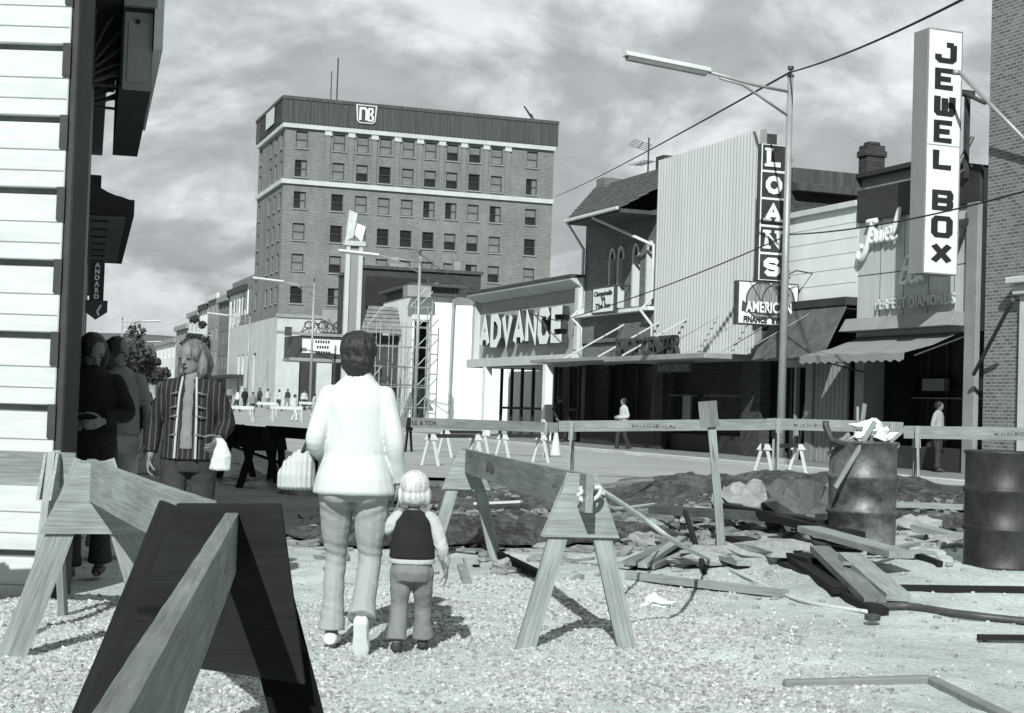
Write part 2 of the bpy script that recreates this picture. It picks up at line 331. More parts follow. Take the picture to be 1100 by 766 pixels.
GL = {
 'A': [[(0, 0), (.5, 1), (1, 0)], [(.22, .32), (.78, .32)]], 'V': [[(0, 1), (.5, 0), (1, 1)]], 'N': [[(0, 0), (0, 1), (1, 0), (1, 1)]],
 'D': ['c', [(0, 0), (0, 1), (.6, 1), (1, .72), (1, .28), (.6, 0)]], 'C': [[(1, .78), (.8, 1), (.2, 1), (0, .75), (0, .25), (.2, 0), (.8, 0), (1, .22)]],
 'E': [[(1, 1), (0, 1), (0, 0), (1, 0)], [(0, .5), (.85, .5)]], 'J': [[(.55, 1), (1, 1)], [(1, 1), (1, .12), (.85, 0), (.15, 0), (0, .12), (0, .36)]],
 'W': [[(0, 1), (0, .1), (.1, 0), (.9, 0), (1, .1), (1, 1)], [(.5, 0), (.5, .9)]], 'L': [[(0, 1), (0, 0), (1, 0)]],
 'B': ['c', [(0, 0), (0, 1), (.9, 1), (1, .85), (1, .65), (.9, .5), (1, .35), (1, .15), (.9, 0)], [(0, .5), (.9, .5)]],
 'O': ['c', [(.15, 0), (0, .15), (0, .85), (.15, 1), (.85, 1), (1, .85), (1, .15), (.85, 0)]], 'X': [[(0, 0), (1, 1)], [(0, 1), (1, 0)]],
 'S': [[(1, .80), (.78, 1), (.22, 1), (0, .82), (0, .64), (.2, .54), (.8, .46), (1, .36), (1, .18), (.78, 0), (.22, 0), (0, .2)]],
 'o': ['c', [(.5, 0), (.2, .08), (0, .35), (0, .65), (.2, .92), (.5, 1), (.8, .92), (1, .65), (1, .35), (.8, .08)]]}
def glyph(mb, ch, x, z, w_, h_, hw, y0, y1, serif=0.0):
    g = GL[ch]; closed_first = g[0] == 'c'; g = g[1:] if closed_first else g
    for i, pl in enumerate(g):
        ribbon(mb, [(x+hw+p[0]*(w_-2*hw), z+hw+p[1]*(h_-2*hw)) for p in pl], hw, y0-0.003*i, y1, closed_first and i == 0)
    if serif:
        t = hw*0.55; ends = {'L': [(0, 0), (0, 1)], 'A': [(0, 0), (1, 0)], 'N': [(0, 0), (0, 1), (1, 1)]}.get(ch, [])
        for (a, c) in ends:
            cx = x+hw+a*(w_-2*hw); cz = z+(t if c == 0 else h_-t)
            mb.prism([(cx-hw-serif, cz-t), (cx+hw+serif, cz-t), (cx+hw+serif, cz+t), (cx-hw-serif, cz+t)], y0-0.008, y1)
def text(parent, s, x, y, z, size, mat, depth=0.01, bold=0.0, sx=1.0, shear=0.0, name='lettering', align='LEFT', width=None, X=None):
    c = bpy.data.curves.new('t', 'FONT'); c.body = s; c.size = size; c.extrude = depth/2; c.offset = bold; c.shear = shear; c.align_x = align; c.space_character = 1.05
    c.resolution_u = 3
    o = bpy.data.objects.new('t', c); me = evalmesh(o); bpy.data.objects.remove(o)
    xs = [v.co.x for v in me.vertices]; wd = max(xs)-min(xs)
    if width: sx = width/wd
    R = Matrix.Translation((x, y, z)) @ (X or Matrix()) @ Matrix.Rotation(PI/2, 4, 'X') @ Matrix.Diagonal((sx, 1, 1, 1))
    me.transform(R); return wmesh(name, me, mat, parent)
# ================================================================== GROUND
def sheet(name, xs, ys, zf, mat, kind='structure'):
    mb = MB(); nx = len(xs)
    vs = [(x, y, zf(x, y)) for y in ys for x in xs]
    fs = [(j*nx+i, j*nx+i+1, (j+1)*nx+i+1, (j+1)*nx+i) for j in range(len(ys)-1) for i in range(nx-1)]
    mb.v = vs; mb.f = fs; o = mb.build(name, mat, smooth=True); o['kind'] = kind; return o
def lin(a, b, n): return [a+(b-a)*i/n for i in range(n+1)]
gx = [-3000, -1200, -500, -200, -90, -50, -30, -20, -14]+lin(-10, 12, 210)+[14, 17, 21, 27, 35, 50, 90, 200, 500, 1200, 3000]
gy = [-60, -20, -5]+lin(0, 4, 10)+lin(4.1, 30, 240)+lin(31, 60, 24)+lin(63, 150, 29)+[170, 200, 260, 330, 420, 520, 700, 899, 1100, 1600, 2600, 4500]
ground = sheet('ground', gx, gy, gh, 'ground_dust')
ground['label'] = 'pale dusty ground of crushed stone and scraped earth where the roadway was dug up'
# right-hand shop row frame (local x runs along the fronts towards the viewer, -y out into the street)
RF = Fr((24.4-0.382*67.6, 67.6, 0), math.atan2(-0.934, 0.357))
def rroad(x, y): return 0.8*sst(80, 140, y) + 0.012*max(0, y-260)
# asphalt roadway, 25 mm above the ground
mb = MB(); rows = [27.6, 31, 36, 42, 50, 60, 72, 80, 88, 96, 104, 112, 120, 130, 140, 165, 200, 260, 330, 420, 600, 890]
def kerbx_r(y): return (24.4-2.85/0.934)-0.382*y + 0.0
def leftx(y): return -2.92-0.267*(y-9.9)+4.3
prev = None; pts = []
rr_ = random.Random(3)
for i, y in enumerate(rows):
    xl = leftx(y); xr = kerbx_r(y) if y < 72 else max(kerbx_r(72)+(y-72)*0.9 if y < 96 else 18, xl+10) if y < 140 else leftx(y)+17
    n = 14; pts.append([(xl+(xr-xl)*k/n, y + ((rr_.random()-.5)*0.9 if i == 0 else 0), rroad(0, y)+0.06) for k in range(n+1)])
vs = [p for r in pts for p in r]; n = 15
mb.v = vs; mb.f = [(j*n+i, j*n+i+1, (j+1)*n+i+1, (j+1)*n+i) for j in range(len(rows)-1) for i in range(n-1)]
road = mb.build('road', 'asphalt'); road['kind'] = 'structure'; road['label'] = 'grey asphalt street beyond the dug-up strip'
# right pavement with kerb (in the frame)
uA, _ = RF.uv(505, 440); uB = 45.0
pv = bx(uA-3, uB, -2.7, 9.0, -0.3, 0.16).build('pavement', 'concrete', bevel=0.01); pv.matrix_world = RF.m; pv['kind'] = 'structure'; pv['label'] = 'concrete pavement in front of the shop row'
kb = bx(uA-3, uB, -2.86, -2.703, -0.3, 0.163).build('kerb', 'kerb', bevel=0.02); kb.matrix_world = RF.m; kb['kind'] = 'structure'; kb['label'] = 'pale kerb edging the right-hand pavement'
# painted line on the asphalt
a = gp(578, 480); b_ = gp(694, 493); d = (b_-a).normalized(); nrm = Vector((-d.y, d.x, 0))
ml = MB().add([(*(a+nrm*.07).xy, 0.068), (*(a-nrm*.07).xy, 0.068), (*(b_-nrm*.07).xy, 0.068), (*(b_+nrm*.07).xy, 0.068)], [(0, 1, 2, 3)])
o = ml.build('painted_line', 'line_white'); o['kind'] = 'structure'; o['label'] = 'white painted line on the street'
# left pavement, old concrete with joints
ys = lin(16.5, 60, 40)+lin(64, 140, 12)+[170, 210, 260, 330]
def lpz(x, y): return 0.8*sst(80, 140, y)+0.012*max(0, y-260)+0.05
mb = MB(); vs = []
for y in ys:
    xl = -2.92-0.267*(y-9.9)-0.3; wd = 4.5 if y > 15 else 2.6+(y-10.6)*0.43+0.25*math.sin(y*5)
    for k in range(5): vs.append((xl+wd*k/4, y+(0.5*math.sin(k*2.3) if y == 16.5 else 0), lpz(0, y)-(0.04 if y < 18 or k == 4 else 0)))
mb.v = vs; mb.f = [(j*5+i, j*5+i+1, (j+1)*5+i+1, (j+1)*5+i) for j in range(len(ys)-1) for i in range(4)]
o = mb.build('sidewalk', 'concrete'); o['kind'] = 'structure'; o['label'] = 'worn concrete sidewalk in the shade of the left-hand buildings'
# low kerb frame in the right foreground
def ribbon_ground(name, p, wdt, z0, z1, mat, label):
    mb = MB()
    for i in range(len(p)-1):
        a, b = Vector(p[i]), Vector(p[i+1]); d = (b-a).normalized(); nn = Vector((-d.y, d.x, 0))*wdt/2
        q = [a+nn, a-nn, b-nn, b+nn]
        mb.add([(v.x, v.y, v.z+z0) for v in q]+[(v.x, v.y, v.z+z1-0.002*i) for v in q], [(3, 2, 1, 0), (4, 5, 6, 7), (0, 1, 5, 4), (1, 2, 6, 5), (2, 3, 7, 6), (3, 0, 4, 7)])
    o = mb.build(name, mat, bevel=0.01); o['kind'] = 'structure'; o['label'] = label; return o
ribbon_ground('concrete_edging', [gp(842, 738), gp(1000, 733), gp(1085, 775)], 0.055, -0.1, 0.035, 'concrete', 'thin concrete edging set in the ground at bottom right')
# gravel
try:
    import numpy as np
    rng = np.random.default_rng(4)
    base = np.array([(1, 0, -.5), (-.5, .87, -.5), (-.5, -.87, -.5), (.6, .5, .5), (-.7, .3, .5), (.1, -.8, .55)])
    fc = np.array([(0, 1, 2), (3, 5, 4), (0, 3, 1), (1, 3, 4), (1, 4, 2), (2, 4, 5), (2, 5, 0), (0, 5, 3)])
    fc = fc[:, ::-1]
    def gravel(name, n, region, smin, smax, label):
        P = []
        while len(P) < n:
            y = 3.6+rng.random()**1.5*11; x = -4+rng.random()*10
            if abs(x) > 0.36*y+0.4: continue
            pr = region(x, y)
            if rng.random() < pr: P.append((x, y, gh(x, y)))
        P = np.array(P); s_ = smin+(smax-smin)*rng.random(n)**3
        ang = rng.random((n, 3))*6.28
        V = np.zeros((n, 6, 3)); 
        ca, sa = np.cos(ang), np.sin(ang)
        B = base[None]*(1+0.35*(rng.random((n, 6, 3))-.5))
        x, y, z = B[..., 0], B[..., 1], B[..., 2]*0.75
        x, y = x*ca[:, :1]-y*sa[:, :1], x*sa[:, :1]+y*ca[:, :1]
        y, z = y*ca[:, 1:2]-z*sa[:, 1:2], y*sa[:, 1:2]+z*ca[:, 1:2]
        V[..., 0], V[..., 1], V[..., 2] = x, y, z
        V = V*s_[:, None, None]+P[:, None, :]; V[..., 2] += s_[:, None]*0.15
        F = (fc[None]+(np.arange(n)*6)[:, None, None]).reshape(-1, 3)
        me = bpy.data.meshes.new(name); me.from_pydata(V.reshape(-1, 3).tolist(), [], F.tolist()); me.update()
        o = wmesh(name, me, 'gravel_stone'); tag(o, label, None, None, 'stuff'); return o
    def reg(x, y):
        # gravel lies in the left and centre foreground, thinning to scraped dust on the right
        edge = 0.9+0.9*noise.noise(Vector((x*.6, y*.6, 0)))
        k = 1-sst(edge-0.3, edge+0.9, x-0.05*y)
        if y > 10.2 and x < -1.2: k *= 0.05
        k *= 1-sst(10.3, 12.5, y-0.3*x)
        k = k*(0.35+1.1*max(0, noise.noise(Vector((x*1.7, y*1.7, 4)))+.3))
        return min(1, k+0.02)
    gravel('gravel', 90000, reg, 0.004, 0.017, 'crushed pale gravel covering the foreground')
except ImportError: pass
# ================================================================== RIGHT-HAND SHOP ROW
def U(px, py=380, off=0.0): return RF.uv(px, py, off)[0]
def Z(px, py, off=0.0): return RF.uv(px, py, off)[1]
def rb(name, label, cat='building'): return emp(name, label, cat, mat4=RF.m)
PZ = 0.16
# ---- brick building at the right edge
u0, u1 = U(1060, 250, -.35), 52.0
B = rb('brick_building', 'tall patterned brick building cut off by the right edge of the photo')
hs = [(U(1103, 400, -.5), U(1103, 400, -.5)+3.4, 0.9, Z(1095, 318, -.5))]
ztop = hs[0][3]
mb = MB().wall(u0, u1, PZ, 18, -0.35, hs, 0.5); mb.add([(u0, -0.35, PZ), (u0, 14, PZ), (u0, 14, 18), (u0, -0.35, 18), (u1, 14, PZ), (u1, 14, 18), (u1, -.35, PZ), (u1, -.35, 18)], [(0, 3, 2, 1), (1, 2, 5, 4), (4, 5, 7, 6), (3, 7, 5, 2)])
mb.build('wall', 'brick_right', B)
h = hs[0]
f = MB(); f.box(h[0]-.3, h[0], -.5, -.2, PZ, ztop+.02); f.box(h[1], h[1]+.35, -.5, -.2, PZ, ztop+.02); f.box(h[0]-.4, h[1]+.55, -.62, -.2, ztop+.02, ztop+.25); f.box(h[0]-.48, h[1]+.65, -.75, -.2, ztop+.253, ztop+.4)
f.build('window_surround', 'light_paint', B, bevel=0.02)
bx(h[0], h[1], 0.1, 0.13, .9, ztop).build('window', 'shop_glass', B)
# ---- jewellery shop
u0, u1 = U(922, 280), U(1057, 280)-0.06
B = rb('jewellery_shop', 'jewellery shop with grey fascia, script lettering and a light awning beside the brick building')
zt = Z(922, 208); zc = Z(922, 240); zb = Z(925, 356)
MB().box(u0, u1, 0.0, 0.25, zb-0.15, zt).build('fascia', 'facade_gray', B)
MB().box(u0+.02, u1, -0.10, -0.003, zc, zt+.05).build('cornice', 'dark_paint', B, bevel=.01)
MB().box(u1-.42, u1, -0.14, -0.004, PZ, zc-.004).build('pier', 'mid_paint', B, bevel=.01)
mb = MB(); 
for k in range(1, 5): mb.box(u0+(u1-u0)*k/5-.008, u0+(u1-u0)*k/5+.008, -.006, -.001, zb, zc)
mb.box(u0, u1, -.006, -.001, Z(940, 295), Z(940, 295)+.02); mb.build('panel_joints', 'dark_paint', B)
zl0, zl1 = Z(930, 357), Z(930, 343)
MB().prismx([(0, zl0), (-.55, zl0), (-.35, zl1), (0, zl1)], u0+.01, u1-.45).build('ledge', 'mid_paint', B, bevel=.01)
# awning: canvas sheet with a scalloped front
MA, MBu = U(889, 378, -1.5), U(1000, 380, -1.5); za = Z(930, 362); zf = Z(900, 381, -1.5)
mb = MB(); n = 26; vs = []
for i in range(n+1):
    t = i/n; x0_ = U(925, 360)+t*(U(1047, 355)-.5-U(925, 360)); x1_ = U(925, 360)-.45+t*(U(1047, 355)-.1-U(925, 360))
    sag = 0.04*math.sin(t*PI*6)
    for s_ in (0, .5, 1): vs.append((x0_+(x1_-x0_)*s_, -0.02-1.5*s_, za+(zf-za)*s_-0.06*math.sin(PI*s_)+sag*s_*.4))
    vs.append((x1_, -1.53, zf-.16-(.06 if i % 2 else 0)))
mb.v = vs; mb.f = [(i*4+j, i*4+j+1, (i+1)*4+j+1, (i+1)*4+j) for i in range(n) for j in range(3)]
me = mb.mesh('awning'); o = wmesh('awning', me, 'panel_gray', B); md = o.modifiers.new('t', 'SOLIDIFY'); md.thickness = 0.012
mb = MB(); mb.tube([(U(1040, 350), -.02, za-.1), (U(1040, 350), -1.45, zf-.08)], .02); mb.tube([(U(930, 350), -.02, za-.9), (U(930, 350)-.35, -1.45, zf-.05)], .02); mb.build('awning_arm', 'dark_metal', B)
# recess and display window
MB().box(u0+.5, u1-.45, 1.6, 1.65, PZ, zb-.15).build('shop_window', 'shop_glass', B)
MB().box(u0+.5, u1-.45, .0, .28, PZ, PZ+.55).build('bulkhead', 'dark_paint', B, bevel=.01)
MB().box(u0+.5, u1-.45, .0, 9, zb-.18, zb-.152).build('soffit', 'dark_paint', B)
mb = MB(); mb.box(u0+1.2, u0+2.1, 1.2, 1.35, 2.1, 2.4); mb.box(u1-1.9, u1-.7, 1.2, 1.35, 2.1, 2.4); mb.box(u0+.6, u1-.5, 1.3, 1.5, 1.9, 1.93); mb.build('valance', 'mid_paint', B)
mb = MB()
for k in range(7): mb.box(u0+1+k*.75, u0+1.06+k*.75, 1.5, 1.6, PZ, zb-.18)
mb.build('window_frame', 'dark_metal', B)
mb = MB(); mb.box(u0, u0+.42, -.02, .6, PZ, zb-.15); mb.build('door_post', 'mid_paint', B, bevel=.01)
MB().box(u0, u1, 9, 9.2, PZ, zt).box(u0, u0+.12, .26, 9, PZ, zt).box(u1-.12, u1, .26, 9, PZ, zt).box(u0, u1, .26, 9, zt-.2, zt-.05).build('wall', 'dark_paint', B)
# script lettering in tube
def script(parent, strokes, x, z, sc, r, mat, name, y=-.12, shear=.3, rel=(1, 1)):
    mb = MB()
    for st in strokes:
        P = [(x+(p[0]+p[1]*shear)*sc*rel[0], y, z+p[1]*sc*rel[1]) for p in st]
        Q = []
        for i in range(len(P)-1):
            p0 = Vector(P[max(i-1, 0)]); p1 = Vector(P[i]); p2 = Vector(P[i+1]); p3 = Vector(P[min(i+2, len(P)-1)])
            for k in range(4):
                t = k/4; Q.append(0.5*((2*p1)+(-p0+p2)*t+(2*p0-5*p1+4*p2-p3)*t*t+(-p0+3*p1-3*p2+p3)*t**3))
        Q.append(Vector(P[-1])); mb.tube(Q, r, 8)
    return mb.build(name, mat, parent, smooth=True)
xj, zj = U(925, 275), Z(925, 279); hJ = Z(950, 236)-zj
J = [[(.05, 1.0), (.5, 1.0)], [(.32, 1), (.28, .6), (.22, .2), (.08, 0), (-.08, .06), (-.1, .25), (.02, .36)]]
script(B, J, xj+.12, zj, hJ*.98, .075, 'white_paint', 'letter')
e = lambda x: [(x, .15), (x+.2, .2), (x+.16, .33), (x+.05, .3), (x+.02, .1), (x+.12, 0), (x+.28, .12)]
wl = [(0, .3), (.05, .02), (.16, .05), (.22, .28), (.24, .04), (.36, .05), (.42, .3), (.5, .26)]
sz = hJ*1.02
script(B, [e(.45), [(p[0]+.72, p[1]) for p in wl], e(1.2), [(1.5, .12), (1.62, .72), (1.52, .7), (1.48, .1), (1.6, 0), (1.75, .08)]], xj+.1, zj+hJ*.40, sz, .046, 'white_paint', 'letter')
# second script word, mostly hidden by the blade sign
xb, zb2 = U(972, 290), Z(972, 309); hB = Z(975, 284)-zb2+.1
script(B, [[(.1, 1), (0, 0)], [(.1, .95), (.4, .95), (.42, .6), (.08, .52), (.45, .45), (.4, .05), (0, .02)], [(.75, .4), (.6, .2), (.7, 0), (.9, .1), (.88, .35), (.72, .4)], [(1.05, .4), (1.4, 0)], [(1.4, .4), (1.0, 0)]], xb, zb2+.1, hB, .05, 'white_paint', 'letter')
# dark bracket like a 7
mb = MB(); xs_, zs_ = U(1027, 238), Z(1027, 240); xe = U(1046, 238); mb.box(xs_, xe, -.16, -.08, zs_-.1, zs_+.05); mb.tube([(xe-.06, -.12, zs_), (U(1029, 275), -.12, Z(1029, 277))], .06, 6); mb.build('bracket', 'dark_metal', B)
text(B, 'PERFECT DIAMONDS', U(944, 330), -.10, Z(944, 333), .36, 'light_paint', .05, .006, width=U(1029, 325)-U(944, 330), name='letter')
# ---- blade sign JEWEL BOX
G0 = -0.55
ux, zb_ = RF.uv(1028, 296, G0); _, zt_ = RF.uv(1030, 36, G0)
yl, _ = RF.onx(991, 290, ux)
S_ = rb('jewel_box_sign', 'tall white blade sign with heavy black letters standing out over the jewellery shop', 'sign')
th = 0.55
MB().box(ux-th, ux-.004, yl, G0, zb_, zt_).build('cabinet', 'panel_gray', S_, bevel=.01)
mb = MB(); wS = abs(yl-G0); XR = Matrix.Translation((ux, 0, 0)) @ Matrix.Rotation(PI/2, 4, 'Z')   # local x -> outwards flip handled below
# front face: plane x = ux, facing +x ; letter frame x axis must run from outer edge (left in the photo) to the wall
MBf = MB().box(ux-.003, ux+.012, yl+.03, G0-.03, zb_+.03, zt_-.03); MBf.build('face_panel', 'white_paint', S_)
mb = MB(); mb.box(ux-.002, ux+.02, yl, yl+.03, zb_, zt_); mb.box(ux-.002, ux+.02, G0-.03, G0, zb_, zt_); mb.box(ux-.002, ux+.02, yl+.03, G0-.03, zb_, zb_+.03); mb.box(ux-.002, ux+.02, yl+.03, G0-.03, zt_-.03, zt_)
zmid = RF.onx(1000, 155, ux)[1]; mb.box(ux-.002, ux+.018, yl+.03, G0-.03, zmid-.01, zmid+.01); mb.build('frame', 'mid_paint', S_)
def bladeglyph(parent, ch, zlo, zhi, yleft, wd, hw, mat, xface, serif=0.0, name='letter', dep=.02, sq=1.0):
    m_ = MB(); glyph(m_, ch, 0, 0, wd, (zhi-zlo)*sq, hw, -dep, 0, serif); m_.v = [(v[0], v[1], zlo+v[2]/sq) for v in m_.v]
    X = Matrix.Translation((xface, yleft, 0)) @ Matrix.Rotation(PI/2, 4, 'Z')
    m_.v = [tuple(X @ Vector(v)) for v in m_.v]; return m_.build(name, mat, parent)
for ch, ya, yb in (('J', 45, 67), ('E', 73, 96), ('W', 101, 124), ('E', 129, 153), ('L', 159, 182), ('B', 204, 226), ('O', 232, 255), ('X', 261, 283)):
    z1 = RF.onx(1010, ya, ux)[1]; z0 = RF.onx(1010, yb, ux)[1]; y0_ = RF.onx(998, (ya+yb)/2, ux)[0]; wd = wS*.62
    bladeglyph(S_, ch, z0, z1, yl+wS*.2, wd, .085, 'black', ux+.014, sq=1.6)
mb = MB(); zz1 = RF.onx(1040, 97, ux)[1]; zz2 = RF.onx(1045, 190, ux)[1]
xm = ux-th/2
mb.box(xm-.06, xm+.06, G0, -.0, zz1-.08, zz1+.06); mb.box(xm-.05, xm+.05, -.22, -.12, zz2, zz1); mb.tube([(xm, G0, zz1-2.0), (xm, 0.0, zz1-1.0)], .05, 6); mb.tube([(xm, G0, zz2), (xm, 0.0, zz2+.3)], .04, 6)
mb.tube([(xm, -.3, zz1), (xm+.9, -.36, zz1-.4)], .05, 6); mb.build('support_frame', 'dark_metal', S_)
# floodlight arm / pole leaning out from the brick building
P0 = RF.W(*(lambda q: (q[0], -1.2, q[1]))(RF.uv(1031, 78, -1.2))); P1 = RF.W(*(lambda q: (q[0], -.4, q[1]))(RF.uv(1125, 175, -.4)))
o = MB().tube([P0, P1], .045, 8).tube([P0, P0+Vector((-.14, 0, .0))], .06, 8).build('flag_pole', 'galvanised', smooth=True); tag(o, 'bare metal pole slanting out from the brick building beside the tall blade sign', 'pole')
P0 = RF.W(*(lambda q: (q[0], -1.3, q[1]))(RF.uv(1088, 322, -1.3))); P1 = RF.W(*(lambda q: (q[0], -.4, q[1]))(RF.uv(1046, 402, -.4)))
o = MB().tube([P0, P1], .05, 6).build('awning_strut', 'dark_metal'); tag(o, 'dark strut slanting down the brick pier right of the light awning', 'strut')
# ---- white-fronted shop between
u0, u1 = U(846, 280), U(922, 280)-.02
B = rb('white_front_shop', 'narrow shop with white panelled upper front above a dark shingle hood')
z0_, z1_ = Z(922, 319), Z(922, 222)
MB().box(u0, u1, 0, .2, z0_, z1_).build('upper_front', 'white_paint', B)
MB().box(u0, u1+.02, -.12, .2, z1_+.003, z1_+.16).build('coping', 'light_paint', B, bevel=.01)
mb = MB()
for k in range(1, 6): mb.box(u0, u1, -.005, -.001, z0_+(z1_-z0_)*k/6, z0_+(z1_-z0_)*k/6+.012)
mb.build('board_joints', 'mid_paint', B)
MB().box(u0, u1, -.35, .2, z0_-.22, z0_-.004).build('band', 'dark_paint', B, bevel=.01)
zh = Z(855, 385, -1.0)
mb = MB(); n = 16
for i in range(n):
    a = u0+(u1-u0)*i/n; b = u0+(u1-u0)*(i+1)/n-.015
    mb.add([(a, -.3, z0_-.23), (b, -.3, z0_-.23), (b-.0, -1.05, zh+.02*(i % 3)), (a, -1.05, zh+.02*(i % 3)), (a, -.3, z0_-.3), (b, -.3, z0_-.3), (b, -1.0, zh-.05), (a, -1.0, zh-.05)], [(0, 1, 2, 3), (7, 6, 5, 4), (3, 2, 6, 7), (0, 3, 7, 4), (1, 5, 6, 2)])
mb.build('shingle_hood', 'slate_tile', B)
MB().box(u0, u1, -.3, 9, z0_-.32, z0_-.3).build('soffit', 'dark_paint', B)
MB().box(u0+.2, u1, 1.4, 1.45, PZ, z0_-.33).build('shop_window', 'shop_glass', B)
ua, ub = U(866, 440), U(905, 440)
mb = MB(); mb.box(ua, ua+.35, -.05, .3, PZ, 3.0)
for k in range(8): mb.box(ua+.37+k*.2, ua+.55+k*.2, .02, .1, PZ, 2.85)
mb.build('timber_cladding', 'panel_gray', B, bevel=.01)
mb = MB(); mb.box(u0, ua, 0, .2, 2.7, 3.0); mb.box(u0+.5, u0+.6, .02, .14, PZ, 2.7); mb.tube([(u0+.6, .1, PZ), (ua-.1, .1, 2.0)], .04, 6); mb.build('window_frame', 'mid_paint', B)
MB().box(u0, u1, 9, 9.2, PZ, z1_).box(u0, u0+.1, .2, 9, PZ, z1_).box(u1-.1, u1, .2, 9, PZ, z1_).box(u0, u1, .2, 9, z1_-.25, z1_-.1).build('wall', 'dark_paint', B)
# ---- long dark side block running back from the corrugated front
B = rb('dark_brick_block', 'long dark brick block with curved cornice and a chimney, running back behind the LOANS sign')
uS = U(817, 300)+.35
ya, za_ = RF.onx(855, 177, uS); yb, zb_2 = RF.onx(975, 196, uS); za_ = (za_+zb_2)/2; yb += 1.5
MB().box(uS-8, uS, .7, yb, PZ, za_-.7).build('wall', 'brick_dark', B)
mb = MB(); mb.box(uS-8, uS+.35, .7, yb, za_-.696, za_-.45); mb.box(uS-8, uS+.12, .7, yb, za_-.446, za_); mb.box(uS-.1, uS+.15, .7, yb, za_-2.3, za_-2.1); mb.build('cornice', 'dark_fascia', B, bevel=.02)
y1c, zc_ = RF.onx(932, 155, uS-.4); y2c, _ = RF.onx(951, 155, uS-.4)
c_ = MB().box(uS-.85, uS-.4, y1c, y2c, za_-.1, zc_).build('chimney', 'brick_dark', B)
MB().box(uS-.9, uS-.35, y1c-.06, y2c+.06, zc_-.35, zc_-.15).box(uS-.78, uS-.48, y1c+.1, y2c-.1, zc_+.002, zc_+.12).build('chimney_cap', 'brick_dark', c_, bevel=.03)
ue, zE = RF.uv(902, 207, 3); uf = RF.uv(985, 200, 3)[0]
o = rb('roof_shed', 'small pale flat-roofed shed on the shop roof between the white front and the blade sign', 'shed')
MB().box(ue+.9, uf+.5, 3, 5, 5.5, zE+.25).build('wall', 'mid_paint', o); MB().box(ue, uf+.6, 2.8, 5.2, zE+.254, zE+.4).build('roof', 'dark_paint', o, bevel=.01)
# ---- corrugated metal front
ut0, ut1 = U(708, 300), U(817, 300)
B = rb('metal_front_building', 'building whose upper front is covered in pale vertical corrugated metal')
z0_, z1_ = Z(710, 386), Z(712, 171); z1b = Z(819, 142)
z1_ = (z1_+z1b)/2
mb = MB(); n = 34; vs = []
for i in range(n*4+1):
    x = ut0+(ut1-ut0)*i/(n*4); ph = i % 4; y = (-.03, -.03, .11, .11)[ph]
    x += (0, 0, 0.0, 0)[ph]
    vs += [(x, y-.12, z0_), (x, y-.12, z1_)]
mb.v = vs; mb.f = [(2*i, 2*i+2, 2*i+3, 2*i+1) for i in range(n*4)]
mb.build('corrugated_cladding', 'metal_siding', B)
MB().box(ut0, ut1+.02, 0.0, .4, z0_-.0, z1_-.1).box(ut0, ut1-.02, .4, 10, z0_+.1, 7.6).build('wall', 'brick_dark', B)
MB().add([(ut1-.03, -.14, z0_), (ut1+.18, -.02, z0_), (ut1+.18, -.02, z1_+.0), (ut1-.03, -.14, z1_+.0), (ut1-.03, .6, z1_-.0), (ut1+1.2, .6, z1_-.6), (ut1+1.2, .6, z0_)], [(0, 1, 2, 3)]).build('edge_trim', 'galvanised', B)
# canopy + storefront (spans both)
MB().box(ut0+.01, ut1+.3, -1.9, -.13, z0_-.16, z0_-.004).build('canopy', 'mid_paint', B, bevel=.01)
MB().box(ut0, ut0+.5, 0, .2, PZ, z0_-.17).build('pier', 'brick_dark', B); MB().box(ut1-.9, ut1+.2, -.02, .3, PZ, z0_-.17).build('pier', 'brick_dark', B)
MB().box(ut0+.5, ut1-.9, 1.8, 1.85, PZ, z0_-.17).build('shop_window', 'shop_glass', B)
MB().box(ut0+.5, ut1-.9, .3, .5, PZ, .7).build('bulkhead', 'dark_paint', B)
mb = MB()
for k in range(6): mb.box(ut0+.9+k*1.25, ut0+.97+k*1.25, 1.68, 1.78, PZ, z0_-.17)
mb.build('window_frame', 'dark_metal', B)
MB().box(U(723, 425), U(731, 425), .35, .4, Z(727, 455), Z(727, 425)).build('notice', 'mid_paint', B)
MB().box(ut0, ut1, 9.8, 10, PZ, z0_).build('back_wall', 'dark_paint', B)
MB().box(U(707, 392, -1.2), U(744, 392, -1.2), -1.25, -1.15, z0_-.50, z0_-.2).build('hanging_sign', 'dark_metal', B)
text(B, 'SHOECENTER', U(709, 392, -1.2), -1.26, z0_-.44, .24, 'mid_paint', .02, width=U(742, 392, -1.2)-U(709, 392, -1.2), name='letter')
